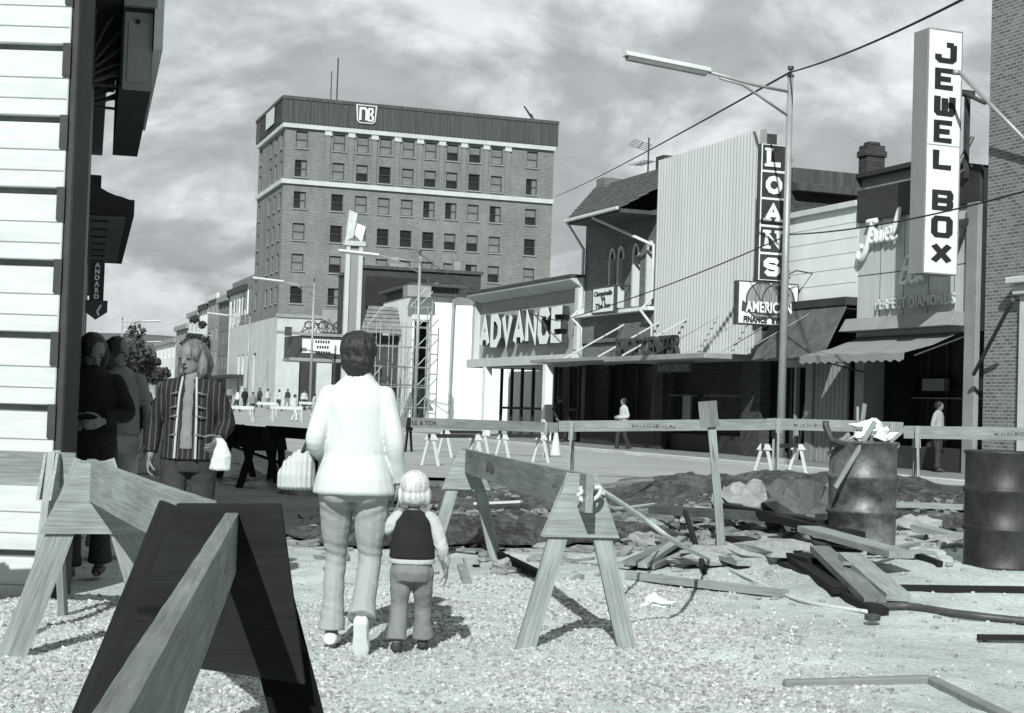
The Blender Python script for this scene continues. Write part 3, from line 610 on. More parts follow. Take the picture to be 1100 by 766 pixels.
# ---- tiled-roof brick building with arches
v0, v1 = U(628, 300), ut0-.02
B = rb('tiled_roof_building', 'brick building with deep tiled eaves, arched windows and a balcony ledge beside the corrugated front')
zs0 = Z(630, 338); ze = Z(615, 237, -1.4); zr = Z(710, 181, 2.6)
zwt = ze+.1
holes = []
for pxa, pxb in ((655, 661.5), (664, 671), (680, 687), (695, 702)):
    holes.append((U(pxa, 300), U(pxb, 300), zs0+.1, Z(670, 268)))
mb = MB().wall(v0, v1, PZ+2.9, zwt, 0, holes, .35); mb.add([(v0, 0, PZ), (v0, 9, PZ), (v0, 9, zwt), (v0, 0, zwt)], [(0, 3, 2, 1)]); mb.build('wall', 'brick_mid', B)
for hh in holes:
    MB().box(hh[0], hh[1], .3, .33, hh[2], hh[3]).build('window', 'glass', B)
    cx = (hh[0]+hh[1])/2; r = (hh[1]-hh[0])/2; f = MB(); f.box(hh[0], hh[0]+.10, -.06, .28, hh[2], hh[3]-r)
    arc = [(cx+r*math.cos(a_), hh[3]-r+r*1.5*math.sin(a_)) for a_ in [PI*k/8 for k in range(9)]]
    for k in range(8):
        p, q = arc[k], arc[k+1]; f.prism([p, q, (cx+(q[0]-cx)*.65, q[1]-.08), (cx+(p[0]-cx)*.65, p[1]-.08)], -.06, -.005)
    f.build('arch_surround', 'light_paint', B)
MB().box(v0-.3, v1, -.35, -.003, zs0-.12, zs0).build('ledge', 'white_paint', B, bevel=.01)
MB().box(v0, v1, -.1, -.003, zs0-1.05, zs0-.125).build('band', 'brick_mid', B)
# roof: sloping tiled sheet with courses
eL_ = RF.uv(608, 238, -1.5)[0]; rL_ = RF.uv(640, 208, 2.6)[0]
ev = [(eL_, -1.5, ze), (v1-.0, -1.5, ze), (v1-.0, 2.6, zr), (rL_, 2.6, zr)]
mb = MB(); n = 12
for i in range(n):
    t0, t1 = i/n, (i+1)/n
    A = Vector(ev[0]).lerp(Vector(ev[3]), t0); Bv = Vector(ev[1]).lerp(Vector(ev[2]), t0); C_ = Vector(ev[1]).lerp(Vector(ev[2]), t1); D_ = Vector(ev[0]).lerp(Vector(ev[3]), t1)
    up = Vector((0, 0, .08)); mb.add([A+up, Bv+up, C_+up*.2, D_+up*.2, A, Bv, C_-up*.4, D_-up*.4], [(0, 1, 2, 3), (4, 7, 6, 5), (0, 4, 5, 1), (1, 5, 6, 2), (3, 2, 6, 7), (0, 3, 7, 4)])
rf = mb.build('roof', 'slate_tile', B)
MB().add([(rL_, 2.6, zr), (v1, 2.6, zr), (v1, 9, ze), (v0, 9, ze)], [(0, 1, 2, 3)]).build('roof_rear', 'slate_tile', B)
MB().prismx([(0, zwt), (2.6, zr-.1), (9, zwt)], v0+.05, v0+.15).build('gable', 'dark_fascia', B)
MB().box(eL_+.1, v1, -1.45, 0, ze-.13, ze-.01).build('eaves_soffit', 'dark_fascia', B)
MB().box(eL_, v1, -1.60, -1.5, ze-.06, ze+.05).build('gutter', 'light_paint', B, bevel=.02)
def pipe(pts, name='downspout'): return MB().tube(pts, .055, 8).build(name, 'light_paint', B, smooth=True)
zg = ze
pipe([(eL_+.15, -1.5, ze-.1), (v0+.05, -.1, ze-.75), (v0+.05, -.1, zs0+.3), (v0-.15, -.42, zs0-.1), (v0+.1, -.1, zs0-.5), (v0+.1, -.1, PZ+2.9)])
pipe([(v1-2.1, -1.5, ze-.1), (v1-.25, -.1, ze-1.1), (v1-.25, -.1, zs0+.3), (v1-.45, -.42, zs0-.1), (v1-.2, -.1, zs0-.6), (v1-.2, -.1, PZ+2.9)])
c_ = MB().box(U(640, 215, 2), U(648, 215, 2), 2, 2.9, ze, Z(640, 193, 2)).build('chimney', 'brick_mid', B)
MB().box(U(704, 190, 3), U(712, 190, 3), 3, 4, ze, Z(704, 169, 3)).build('chimney', 'brick_dark', B)
mb = MB(); mb.box(v0-.3, v1, -1.9, 0, z0_-.16+.06, z0_+.02); mb.build('canopy', 'mid_paint', B, bevel=.01)
mb = MB()
for px in (606, 642, 668):
    a_ = U(px, 392, -1.8); mb.tube([(a_, -1.8, z0_+.02), (a_+1.1, -.05, z0_+1.25)], .03, 6)
mb.build('rod_and_shadow_line', 'light_paint', B)
mb = MB()
for px in (700, 735, 775, 800):
    a_ = U(px, 386, -1.8); mb.tube([(a_, -1.8, z0_), (a_+1.0, -.13, z0_+1.2)], .014, 6)
mb.build('rod_and_shadow_line', 'galvanised', B)  # thin bars drawn for the faint shadow lines on the corrugated front
MB().box(v0, v1, 1.2, 1.25, PZ, z0_-.1).build('shop_window', 'shop_glass', B)
MB().box(v0, v0+.35, 0, .3, PZ, z0_-.1).build('pier', 'dark_paint', B); MB().box(v1-.3, v1, 0, .3, PZ, z0_-.1).build('pier', 'dark_paint', B); MB().box(v0+.355, v1-.305, 0, .2, PZ, .75).build('bulkhead', 'dark_paint', B)
mb = MB()
for k in range(4): mb.box(v0+.9+k*1.4, v0+.96+k*1.4, 1.1, 1.2, PZ, z0_-.1)
mb.build('window_frame', 'dark_metal', B)
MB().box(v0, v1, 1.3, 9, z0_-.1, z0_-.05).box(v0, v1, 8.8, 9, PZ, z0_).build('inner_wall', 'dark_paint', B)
SL = rb('canopy_lettering', 'row of dark upright letters spelling SHOE CENTER on top of the shop canopy', 'sign')
xa = U(664, 380, -1.3); xb_ = U(731, 380, -1.3)
text(SL, 'SHOE CENTER', xa, -1.35, z0_+.03, .82, 'dark_metal', .12, .02, width=xb_-xa, name='letter')
MB().box(xa-.05, xb_+.05, -1.4, -1.25, z0_-.004+.0, z0_+.045).build('rail', 'dark_metal', SL)
# bar sign
q = RF.uv(652, 322, -.9)
BS = rb('hanging_bar_sign', 'small white board sign with dark lettering hung before the arched windows', 'sign')
zA, zB_ = Z(650, 335, -.6), Z(650, 309, -.6); ua, ub = U(638.5, 322, -.6), U(661, 322, -.6)
MB().box(ua, ub, -.65, -.57, zA, zB_).build('board', 'white_paint', BS); mb = MB(); t = .06
mb.box(ua-t, ub+t, -.67, -.55, zB_, zB_+t).box(ua-t, ub+t, -.67, -.55, zA-t, zA).box(ua-t, ua, -.67, -.55, zA, zB_).box(ub, ub+t, -.67, -.55, zA, zB_).tube([(ub-.1, -.6, zB_+.03), (ub-.1, -.0, zB_+.03)], .03, 6).build('frame', 'dark_metal', BS)
text(BS, 'Campbells', ua+.07, -.658, zB_-.27, .22, 'black', .01, .008, width=(ub-ua)*.86, shear=.2, name='lettering')
text(BS, 'The Inn', ua+.2, -.658, zA+.14, .22, 'black', .01, .008, width=(ub-ua)*.7, shear=.2, name='lettering')
mb = MB(); cx = (ua+ub)/2; cz = (zA+zB_)/2+.03
mb.prism([(cx-.22, cz+.08), (cx-.16, cz+.09), (cx-.1, cz-.0), (cx-.02, cz+.04), (cx+.05, cz+.1), (cx+.14, cz+.03), (cx+.17, cz-.06), (cx+.14, cz-.2), (cx+.1, cz-.2), (cx+.09, cz-.05), (cx-.04, cz-.06), (cx-.05, cz-.2), (cx-.09, cz-.2), (cx-.1, cz-.06), (cx-.15, cz-.02), (cx-.2, cz+.04)], -.66, -.652)
mb.build('emblem', 'dark_metal', BS)
# ---- ADVANCE shop
w0, w1 = U(513, 350), U(627, 350)
B = rb('advance_shop', 'single-storey shop with a big framed sign panel of bulky white letters reading ADVANCE')
zb0, zt0 = Z(625, 391), Z(625, 299)
fr = .32
MB().box(w0+fr, w1-fr, 0, .15, zb0+.35, zt0-.3).build('sign_panel', 'sign_face_gray', B)
mb = MB(); mb.box(w0, w1, -.45, .15, zb0, zb0+.346); mb.prismx([(-.55, zt0-.0), (.15, zt0), (.15, zt0-.36), (-.1, zt0-.36), (-.55, zt0-.1)], w0, w1); mb.box(w0, w0+fr-.004, -.25, .15, zb0+.35, zt0-.364); mb.box(w1-fr+.004, w1, -.25, .15, zb0+.35, zt0-.364); mb.build('sign_frame', 'facade_gray', B, bevel=.01)
MB().box(w0, w1+.05, -.6, .3, zt0+.004, zt0+.1).build('coping', 'dark_metal', B)
MB().box(w1, v0-.01, .0, 8, PZ+2.9, zt0+.3).build('side_wall', 'brick_mid', B)
mb = MB().prism([(w1+.05, zt0+.3), (w1+.6, zt0+.3), (w1+.32, zt0+1.4)], .3, .9); mb.build('pinnacle', 'mid_paint', B)
MB().box(w0, w1, 8, 8.2, PZ, zt0-.2).box(w0, w1, .15, 8, zt0-.5, zt0-.4).build('wall', 'mid_paint', B)
MB().box(w0, w1, -.2, 8, zb0-.0, zb0+.1).build('soffit', 'light_paint', B)
xL, xR = U(516, 355, -.35), U(607, 350, -.35); zL, zU = Z(607, 368, -.35), Z(607, 328, -.35)
wl_ = (xR-xL)/7
for i, ch in enumerate('ADVANCE'):
    mb = MB(); glyph(mb, ch, xL+i*wl_+.05, zL, wl_*.90, zU-zL, .16, -.38, -.1); lt = mb.build('letter', 'dark_metal', B); mb = MB(); glyph(mb, ch, xL+i*wl_+.05, zL, wl_*.90, zU-zL, .16, -.40, -.381); mb.build('face', 'white_paint', lt)
for px in (518, 583):
    pu = U(px+3, 440, -.35); MB().box(pu-.16, pu+.16, -.45, -.15, 0.1, zb0-.004).build('post', 'white_paint', B, bevel=.01)
mb = MB()
for px in (538, 549, 560, 572, 596, 612, 622): 
    pu = U(px, 440, 1.0); mb.box(pu-.07, pu+.07, .95, 1.05, PZ, zb0)
mb.box(U(538, 440, 1), U(622, 440, 1), .95, 1.05, 1.3, 1.4); mb.build('window_frame', 'black', B)
MB().box(U(590, 440, 1), w1, 1.1, 1.14, PZ, zb0).build('shop_window', 'shop_glass', B)
MB().box(U(545, 440, 3.0), w1, 3.0, 3.1, PZ, zb0).build('display_backing', 'light_paint', B)
# ---- LOANS blade sign
ux = U(850, 300); G = -.25
yl, _ = RF.onx(816, 230, ux); yr, _ = RF.onx(844, 230, ux)
S_ = rb('loans_sign', 'narrow vertical blade sign of five dark squares with white serif letters spelling LOANS', 'sign')
zt_ = RF.onx(830, 155, ux)[1]; zb_ = RF.onx(830, 302, ux)[1]; cell = (zt_-zb_)/5; wS = yr-yl
MB().box(ux-.2, ux-.004, yl, yr, zb_, zt_).build('cabinet', 'dark_metal', S_, bevel=.005)
MB().box(ux-.003, ux+.01, yl+.01, yr-.01, zb_+.01, zt_-.01).build('border', 'white_paint', S_)
MB().box(ux-.28, ux-.22, yr, 0, zb_-.5, zt_).build('support_pole', 'galvanised', S_); MB().box(ux-.15, ux-.1, yr-.1, -.0, zt_-.4, zt_-.34).box(ux-.15, ux-.1, yr-.1, 0, zb_+.3, zb_+.36).build('bracket', 'dark_metal', S_)
for i, ch in enumerate('LOANS'):
    za = zt_-cell*(i+1)+.035; zc = zt_-cell*i-.03
    MB().box(ux+.011, ux+.018, yl+.04, yr-.04, za, zc).build('panel', 'dark_paint', S_)
    wd = wS*.62; bladeglyph(S_, 'o' if ch == 'O' else ch, za+.09, zc-.09, yl+wS*.19, wd, .068, 'white_paint', ux+.019, serif=.055)
# ---- AMERICAN FINANCE SYSTEM sign
ux = U(861, 330); yl, _ = RF.onx(792, 325, ux); yr, _ = RF.onx(858, 325, ux); zt_ = RF.onx(825, 303, ux)[1]; zb_ = RF.onx(825, 350, ux)[1]; wS = yr-yl; hS = zt_-zb_
S_ = rb('finance_sign', 'white rectangular blade sign with two globes and a banner reading AMERICAN FINANCE SYSTEM', 'sign')
MB().box(ux-.22, ux-.004, yl, yr, zb_, zt_).build('cabinet', 'dark_metal', S_, bevel=.01); MB().box(ux-.003, ux+.01, yl+.05, yr-.05, zb_+.04, zt_-.04).build('face_panel', 'white_paint', S_)
X = Matrix.Translation((ux+.012, yl, zb_)) @ Matrix.Rotation(PI/2, 4, 'Z')
def disc(cx, cz, r, y0, y1, n=40): return [(cx+r*math.cos(2*PI*k/n), cz+r*math.sin(2*PI*k/n)) for k in range(n)]
def addX(mb, name, mat): mb.v = [tuple(X @ Vector(v)) for v in mb.v]; return mb.build(name, mat, S_)
r = hS*.42
for j, cx in enumerate((wS*.40, wS*.66)):
    addX(MB().prism(disc(cx, hS*.56, r, 0, 0), -.004-.004*j, 0), 'globe', 'panel_gray'); mb = MB(); ribbon(mb, disc(cx, hS*.56, r, 0, 0), .018, -.014-.003*j, -.001, True); 
    for sc_ in (.45, .9): ribbon(mb, [(cx+(r*sc_)*math.cos(2*PI*k/24)*.5, hS*.56+r*math.sin(2*PI*k/24)) for k in range(24)], .006, -.012, -.001, True)
    addX(mb, 'globe_outline', 'dark_metal')
addX(MB().prism([(wS*.58, hS*.92), (wS*.8, hS*.94), (wS*.78, hS*.75), (wS*.72, hS*.5), (wS*.66, hS*.62), (wS*.67, hS*.75)], -.02, -.015), 'continent', 'dark_paint')
addX(MB().prism([(wS*.07, hS*.55), (wS*.12, hS*.5), (wS*.5, hS*.45), (wS*.9, hS*.5), (wS*.95, hS*.44), (wS*.93, hS*.22), (wS*.88, hS*.3), (wS*.5, hS*.25), (wS*.12, hS*.3), (wS*.06, hS*.33)], -.03, -.022), 'banner', 'dark_metal')
for s_, x0_, x1_, z_, sz_, mt, dp in (('AMERICAN', .13, .88, .30, .25, 'white_paint', -.036), ('FINANCE', .10, .48, .06, .14, 'black', -.008), ('SYSTEM', .56, .9, .06, .14, 'black', -.008)):
    o = text(S_, s_, 0, 0, 0, sz_*hS*1.35, mt, .008, .012, width=wS*(x1_-x0_), name='lettering'); o.data.transform(X @ Matrix.Translation((x0_*wS, dp, z_*hS)))
MB().box(ux-.14, ux-.08, yr, 0, zb_+.1, zb_+.16).box(ux-.14, ux-.08, yr, 0, zt_-.2, zt_-.14).build('bracket', 'dark_metal', S_)
LM = rb('sign_lamp', 'small gooseneck lamp reaching out above the finance sign', 'lamp')
mb = MB(); uq, zq = RF.uv(862, 305, -.3); mb.tube([(uq, 0, zq+.3), (uq, -.5, zq+.35), (uq, -.8, zq+.2)], .02, 6).lathe([(.03, .06), (.12, 0), (.12, -.02)], (uq, -.8, zq+.14), 12); mb.build('arm', 'dark_metal', LM)
# TV antenna on the tiled roof
A_ = rb('tv_antenna', 'spindly television antenna on the tiled roof against the sky', 'antenna')
ua, za_ = RF.uv(696, 185, 3.0); za2 = RF.uv(697, 148, 3)[1]; mb = MB(); mb.tube([(ua, 3, za_-.5), (ua, 3, za2)], .035, 6); mb.tube([(ua-.5, 3, za2-.1), (ua+.35, 2.4, za2-.5)], .02, 6)
for k in range(5): t_ = k/4; c0 = Vector((ua-.5, 3, za2-.1)).lerp(Vector((ua+.35, 2.4, za2-.5)), t_); mb.tube([c0+Vector((-.1, -.35, .1)), c0+Vector((.1, .35, -.1))], .012, 5)
mb.tube([(ua-1.1, 3, za2-.9), (ua+.3, 3, za2-.95)], .02, 6)
for k in range(6): mb.tube([(ua-1.1+k*.25, 2.7, za2-.9), (ua-1.1+k*.25, 3.3, za2-.9)], .012, 5)
mb.build('mast', 'dark_metal', A_)
# ================================================================== BIG HOTEL-LIKE BLOCK
C0 = Vector((-26, 175, 0)); DF = Fr(C0, math.atan2(.34, 1)); LF = Fr(C0, math.atan2(-1, .34))
B = emp('office_block', 'big brick office block of many storeys with a dark ribbed top fascia', 'building', mat4=DF.m)
zr_ = DF.uv(303, 104)[1]; zf_ = DF.uv(303, 131)[1]; zc2 = DF.uv(300, 193)[1]; zst = DF.uv(296, 340)[1]; W_ = DF.uv(594, 200)[0]
cols = [DF.uv(x, 150)[0] for x in (324.4, 364.7, 390.2, 414.8, 439.5, 463.4, 486.9, 510.8, 534.7, 572.6)]
rowsz = [DF.uv(324, y)[1] for y in (150, 181, 215, 249, 282, 317)]
hol = [(c-.68, c+.68, z-.95, z+.95) for c in cols for z in rowsz]
door = [(DF.uv(321, 400)[0], DF.uv(340, 400)[0], .9, DF.uv(330, 376)[1]), (DF.uv(356, 400)[0], DF.uv(378, 400)[0], .9, DF.uv(365, 378)[1])]
mb = MB().wall(0, W_, zst, zf_, 0, hol, .35); mb.add([(W_, 0, .5), (W_, 14, .5), (W_, 14, zf_), (W_, 0, zf_)], [(0, 1, 2, 3)]).add([(0, 14, .5), (W_, 14, .5), (W_, 14, zf_), (0, 14, zf_)], [(0, 3, 2, 1)]).add([(0, 0, zf_), (W_, 0, zf_), (W_, 14, zf_), (0, 14, zf_)], [(0, 1, 2, 3)])
# left face, in block coordinates
import itertools
LX = DF.i @ LF.m     # left-face frame -> block frame
D1 = -LF.uv(277, 200)[0]; D2 = D1+17
lcols = [-D1+1.6, -D1/2, -1.9, -D1*.25-1, -D1*.75+.6]
lh = [(c-.6, c+.6, z-.95, z+.95) for c in lcols[:4] for z in rowsz]
m2 = MB().wall(-D1, 0, zst, zf_, 0, lh, .35); zw = LF.uv(268, 297)[1]
lh2 = [(-D1-2-k*2.1-.55, -D1-2-k*2.1+.55, zw-4.6, zw-1.4) for k in range(7)]
m2.wall(-D2, -D1-.003, zst, zw, 0, lh2, .35).add([(-D2, 0, zw), (-D1, 0, zw), (-D1, 9, zw), (-D2, 9, zw)], [(0, 1, 2, 3)])
mb.v += [tuple(LX @ Vector(v)) for v in m2.v]; nb = len(mb.v)-len(m2.v); mb.f += [tuple(i+nb for i in f) for f in m2.f]
mb.build('wall', 'brick_far', B)
st = MB().wall(-.12, W_+.1, .5, zst, -.12, door, .5); s2 = MB().wall(-D2, .12, .5, zst, -.12, [(-D1-3-k*3.2, -D1-1.2-k*3.2, 1.4, 7) for k in range(3)]+[(-D1+2, -D1+4, 1.4, 7)], .6)
st.add([(-.12, -.12, zst), (W_+.1, -.12, zst), (W_+.1, 0, zst), (-.12, 0, zst)], [(0, 1, 2, 3)])
n0 = len(st.v); st.v += [tuple(LX @ Vector(v)) for v in s2.v]; st.f += [tuple(i+n0 for i in f) for f in s2.f]; st.build('base', 'stone', B)
mb = MB(); xs0, xs1 = -.35, W_+.3
mb.box(-.30, W_+.25, -.3, -.125, zst-.05, zst+.35).box(-.2, W_+.2, -.22, -.125, zst-1.8, zst-1.55).box(DF.uv(345, 340)[0], DF.uv(378, 340)[0], -.5, -.3, zst-1.5, zst+1.0)
mb.build('belt_course', 'mid_paint', B, bevel=.02)
def band(z0, z1, o_, mat, name):
    m_ = MB().box(-o_, W_+.05, -o_, -.004, z0, z1); m_.box(-D1, 0, -o_, -.004, z0, z1, X=LX); return m_.build(name, mat, B)
band(zf_-.55, zf_-.004, .35, 'stone_white', 'cornice'); band(zc2-.35, zc2+.15, .28, 'stone_white', 'string_course')
mb = MB(); mb.box(-.45, W_+.3, -.45, 14.2, zf_, zr_).box(-D1, 0, -.45, 0, zf_, zr_, X=LX); 
k = -.4
while k < W_+.3: mb.box(k, k+.12, -.52, -.452, zf_+.01, zr_-.25); k += .42
mb.box(-.5, W_+.35, -.56, -.3, zr_-.25, zr_+.12); mb.box(-D1, .3, -.56, -.3, zr_-.25, zr_+.1, X=LX)
mb.build('top_fascia', 'dark_fascia', B)
mb = MB()
pil = [(cols[k]+cols[k+1])/2 for k in range(1, 8)]+[cols[1]-1.3, cols[8]+1.3]
P0_ = MB().box(-.28, .28, -.14, -.004, zc2+.16, zf_-1.1).build('pilaster', 'brick_far', B); P0_.location.x = pil[0]
C0_ = MB().box(-.4, .4, -.24, -.004, zf_-1.09, zf_-.56).build('capital', 'stone_white', P0_)
for p in pil[1:]: q = ctree(P0_, parent=B); q.location.x = p
# windows: one pane with frame, blind drawn to different heights
def winproto(name, drop):
    m_ = MB().box(-.68, .68, .26, .30, -.95, .95); w_ = m_.build('window', 'glass', B)
    f_ = MB().box(-.68, -.60, .16, .25, -.95, .95).box(.60, .68, .16, .25, -.95, .95).box(-.6, .6, .16, .25, .87, .95).box(-.6, .6, .16, .25, -.95, -.87).box(-.6, .6, .17, .24, -.04, .04).build('frame', 'dark_metal', w_)
    MB().box(-.85, .85, -.14, .1, -1.08, -.955).build('sill', 'mid_paint', w_)
    if drop: MB().box(-.6 if drop > 0 else 0.1, .6, .245, .258, .87-1.8*abs(drop), .87).build('blind', 'blind', w_)
    return w_
protos = [winproto('w', d) for d in (0, .45, .95, -.98)]; used = [False]*4
rw = random.Random(11)
def putwin(x, z, X=None, sc=1.0):
    i = rw.choice([0, 1, 1, 2, 2, 3]); 
    o = protos[i] if not used[i] else ctree(protos[i], parent=B); used[i] = True
    m_ = Matrix.Translation((x, 0, z)) @ Matrix.Diagonal((sc, 1, 1, 1))
    o.matrix_basis = (X @ m_) if X else m_
for z in rowsz:
    for c in cols: putwin(c, z)
for z in rowsz:
    for c in lcols[:4]: putwin(c, z, LX, .88)
for i in range(4):
    if not used[i]: bpy.data.objects.remove(protos[i])
for h in lh2: MB().box(h[0], h[1], .26, .3, h[2], h[3], X=LX).build('window', 'glass', B)
for h in door: MB().box(h[0], h[1], .3, .4, h[2], h[3]).build('door', 'dark_paint', B)
MB().box(DF.uv(322, 350)[0], DF.uv(340, 350)[0], -.2, -.13, DF.uv(330, 366)[1], DF.uv(330, 361)[1]).build('plaque', 'mid_paint', B)
# emblem on the fascia: light shield with letters
ex0, ex1 = DF.uv(383.5, 120, -.5)[0], DF.uv(403.5, 120, -.5)[0]; ez0, ez1 = DF.uv(393, 133, -.5)[1], DF.uv(393, 113, -.5)[1]
em = MB().prism([(ex0-.15, ez1), (ex0, ez0+.3), (ex0+.3, ez0), (ex1-.3, ez0), (ex1, ez0+.3), (ex1+.15, ez1)], -.66, -.54).build('emblem', 'light_paint', B)
MB().prism([(ex0+.05, ez1-.12), (ex0+.15, ez0+.35), (ex0+.35, ez0+.13), (ex1-.35, ez0+.13), (ex1-.15, ez0+.35), (ex1-.05, ez1-.12)], -.68, -.665).build('field', 'dark_metal', em)
mb = MB(); ww = ex1-ex0; hh = ez1-ez0
ribbon(mb, [(ex0+ww*.17, ez0+hh*.17), (ex0+ww*.17, ez0+hh*.8), (ex0+ww*.42, ez0+hh*.8), (ex0+ww*.5, ez0+hh*.7), (ex0+ww*.5, ez0+hh*.17)], .13, -.70, -.68)
ribbon(mb, [(ex0+ww*.62, ez0+hh*.17), (ex0+ww*.62, ez0+hh*.8), (ex0+ww*.8, ez0+hh*.8), (ex0+ww*.84, ez0+hh*.65), (ex0+ww*.74, ez0+hh*.5), (ex0+ww*.86, ez0+hh*.35), (ex0+ww*.82, ez0+hh*.17)], .10, -.704, -.68, True)
mb.build('letters', 'white_paint', em)
MB().box(-D1*.55, -D1*.25, -.62, -.57, zf_+.5, zr_-.4, X=LX).build('emblem', 'light_paint', B)
o = emp('roof_mast', 'pair of thin radio masts on the roof of the brick office block', 'mast', mat4=DF.m); ua = DF.uv(362, 100, 4)[0]; zt = DF.uv(362, 62, 4)[1]
MB().tube([(ua, 4, zr_), (ua, 4, zt)], .09, 6).tube([(ua-.6, 4.5, zr_), (ua-.6, 4.5, zt-1.5)], .07, 6).build('mast', 'dark_metal', o)
o = emp('roof_hoist', 'small lattice hoist standing on the right end of the office block roof', 'crane', mat4=DF.m); ua, za = DF.uv(574, 126, 1); ub, zb = DF.uv(563, 114, 1)
MB().tube([(ua, 1, zr_), (ub, 1, zb)], .09, 6).tube([(ua+.5, 1.3, zr_), (ub, 1, zb)], .06, 6).tube([(ua+.2, 1, zr_), (ua-.4, 1, zr_+1.0)], .06, 6).box(ua-.8, ua+.6, .6, 1.4, zr_, zr_+.35).build('jib', 'dark_metal', o)
# ================================================================== MIDDLE DISTANCE
def cf(px, Y, ang=math.atan2(.30, 1)):
    p = at(px, 437, Y); return Fr((p.x, p.y, 0), ang)
# white building with scaffolding at its left end
F = cf(440, 100); B = emp('white_building', 'blank white-walled building with a dark flat cornice and a downpipe beyond the ADVANCE shop', 'building', mat4=F.m)
a1 = F.uv(486, 400)[0]; z1 = F.uv(460, 318)[1]; z2 = F.uv(500, 328)[1]
hol = [(.15, F.uv(462, 400)[0]-.15, .2, F.uv(450, 345)[1])]
MB().wall(0, a1, -.3, z1, 0, hol, .6).add([(a1, 0, 0), (a1, 9, 0), (a1, 9, z1), (a1, 0, z1)], [(0, 1, 2, 3)]).add([(0, 0, 0), (0, 9, 0), (0, 9, z1), (0, 0, z1)], [(0, 3, 2, 1)]).build('wall', 'white_paint', B)
MB().wall(a1+.02, 14, -.3, z2, .15, (), .1).add([(a1, .15, z2), (14, .15, z2), (14, 9, z2), (a1, 9, z2)], [(0, 1, 2, 3)]).build('side_wall', 'white_paint', B)
MB().box(hol[0][0], hol[0][1], 2.5, 2.6, 0, 6).build('inner_wall', 'dark_paint', B)
zc = F.uv(465, 306)[1]; MB().box(-.4, a1+.7, -1.0, 9, zc-.18, zc).box(.1, a1+.1, -.5, 8.8, z1, zc-.184).build('cornice', 'dark_fascia', B)
MB().box(-.7, .8, -1.4, -.05, zc-.9, zc-.2).build('hood', 'mid_paint', B)
MB().tube([(F.uv(483, 400)[0], -.15, 0), (F.uv(484, 400)[0], -.15, z1-.6), (F.uv(486, 325)[0], -.3, z1-.1)], .09, 8).build('downspout', 'galvanised', B)
F2 = cf(392, 97); SC = emp('scaffold', 'tube scaffolding standing before the shingled end of the white building', 'scaffolding', mat4=F2.m)
x1 = F2.uv(462, 400)[0]; xm_ = F2.uv(441, 400)[0]; zt_ = F2.uv(420, 345)[1]; zt2 = F2.uv(450, 322)[1]
nb_ = 5; zg_ = .2
mp = None
xsx = [x1*i/5 for i in range(6)]
for i, x in enumerate(xsx):
    for y in (0, 1.2):
        zz_ = zt2 if x >= xm_*.95 else zt_
        MB().tube([(x, y, -.2), (x, y, zz_)], .035, 6).build('standard', 'galvanised', SC)
z = 1.2
while z < zt2:
    xa_ = 0 if z < zt_ else xm_*.95
    for y in (0, 1.2): MB().tube([(xa_, y, z), (x1, y, z)], .03, 6).build('ledger', 'galvanised', SC)
    if int(z*10) % 2 == 0: MB().tube([(xa_, 0, z), (xa_+.95, 0, z+1.2)], .025, 6).build('brace', 'galvanised', SC)
    MB().tube([(x1-.9, 0, z), (x1, 0, z+1.0)], .025, 6).build('brace', 'galvanised', SC)
    z += 1.25
MB().box(.1, x1-.1, .1, 1.1, 2.55, 2.62).build('deck', 'wood_old', SC)
# shingled roof end + dark building behind
F3 = cf(386, 103); B = emp('shingled_building', 'low building with a weathered shingle mansard behind the scaffolding', 'building', mat4=F3.m)
xr_ = F3.uv(442, 340)[0]; zb = F3.uv(400, 358)[1]; zt = F3.uv(400, 328)[1]
MB().box(.2, xr_, .0, 6, -.3, zb-.1).build('wall', 'brick_dark', B)
mb = MB(); n = 7
for i in range(n):
    a, b = i/n, (i+1)/n; za, zb_ = zb+(zt-zb)*a, zb+(zt-zb)*b
    mb.add([(-.3+.8*a-.0, -.8+1.4*a-.10, za), (xr_, -.8+1.4*a-.10, za), (xr_, -.8+1.4*b, zb_), (-.3+.8*b, -.8+1.4*b, zb_), (-.3+.8*a, -.8+1.4*a+.05, za), (xr_, -.8+1.4*a+.05, za)], [(0, 1, 2, 3), (0, 4, 5, 1)])
mb.build('roof', 'shingle', B)
MB().box(.2, 1.4, -.06, -.003, 3.2, 3.9).box(2.0, 3.0, -.06, -.003, .6, 2.6).build('window', 'glass', B)
F4 = cf(384, 122); B = emp('dark_theatre_block', 'dark windowless brick block behind the shingled roof', 'building', mat4=F4.m)
xr_ = F4.uv(516, 320)[0]; zt = F4.uv(440, 291)[1]; MB().box(0, xr_, 0, 10, 0, zt).build('wall', 'brick_dark', B)
MB().box(-.1, xr_+.15, -.2, 10, zt-.004+.008, zt+.25).build('coping', 'dark_fascia', B); MB().box(1.2, 2.0, 3, 4, zt+.25, zt+.6).box(2.6, 3.9, 2, 3, zt+.25, zt+.7).box(F4.uv(489, 300)[0], F4.uv(496, 300)[0], .5, 1.2, zt+.26, zt+1.0).build('roof_vent', 'mid_paint', B)
MB().box(.3, xr_-4.5, -.15, -.003, zt-3.0, zt-.6).build('sign_band', 'black', B)
F5 = cf(492, 92); B = emp('gabled_building', 'grey brick building with a shallow gable showing above the white wall', 'building', mat4=F5.m)
g = [F5.uv(500, 304), F5.uv(532, 286), F5.uv(553, 303)]; zlo = g[0][1]; x2 = F5.uv(600, 300)[0]
MB().prism([(g[0][0], 3), (x2, 3), (x2, zlo), (g[2][0], g[2][1]), (g[1][0], g[1][1]), (g[0][0], zlo)], 14, 22).build('wall', 'brick_far', B)
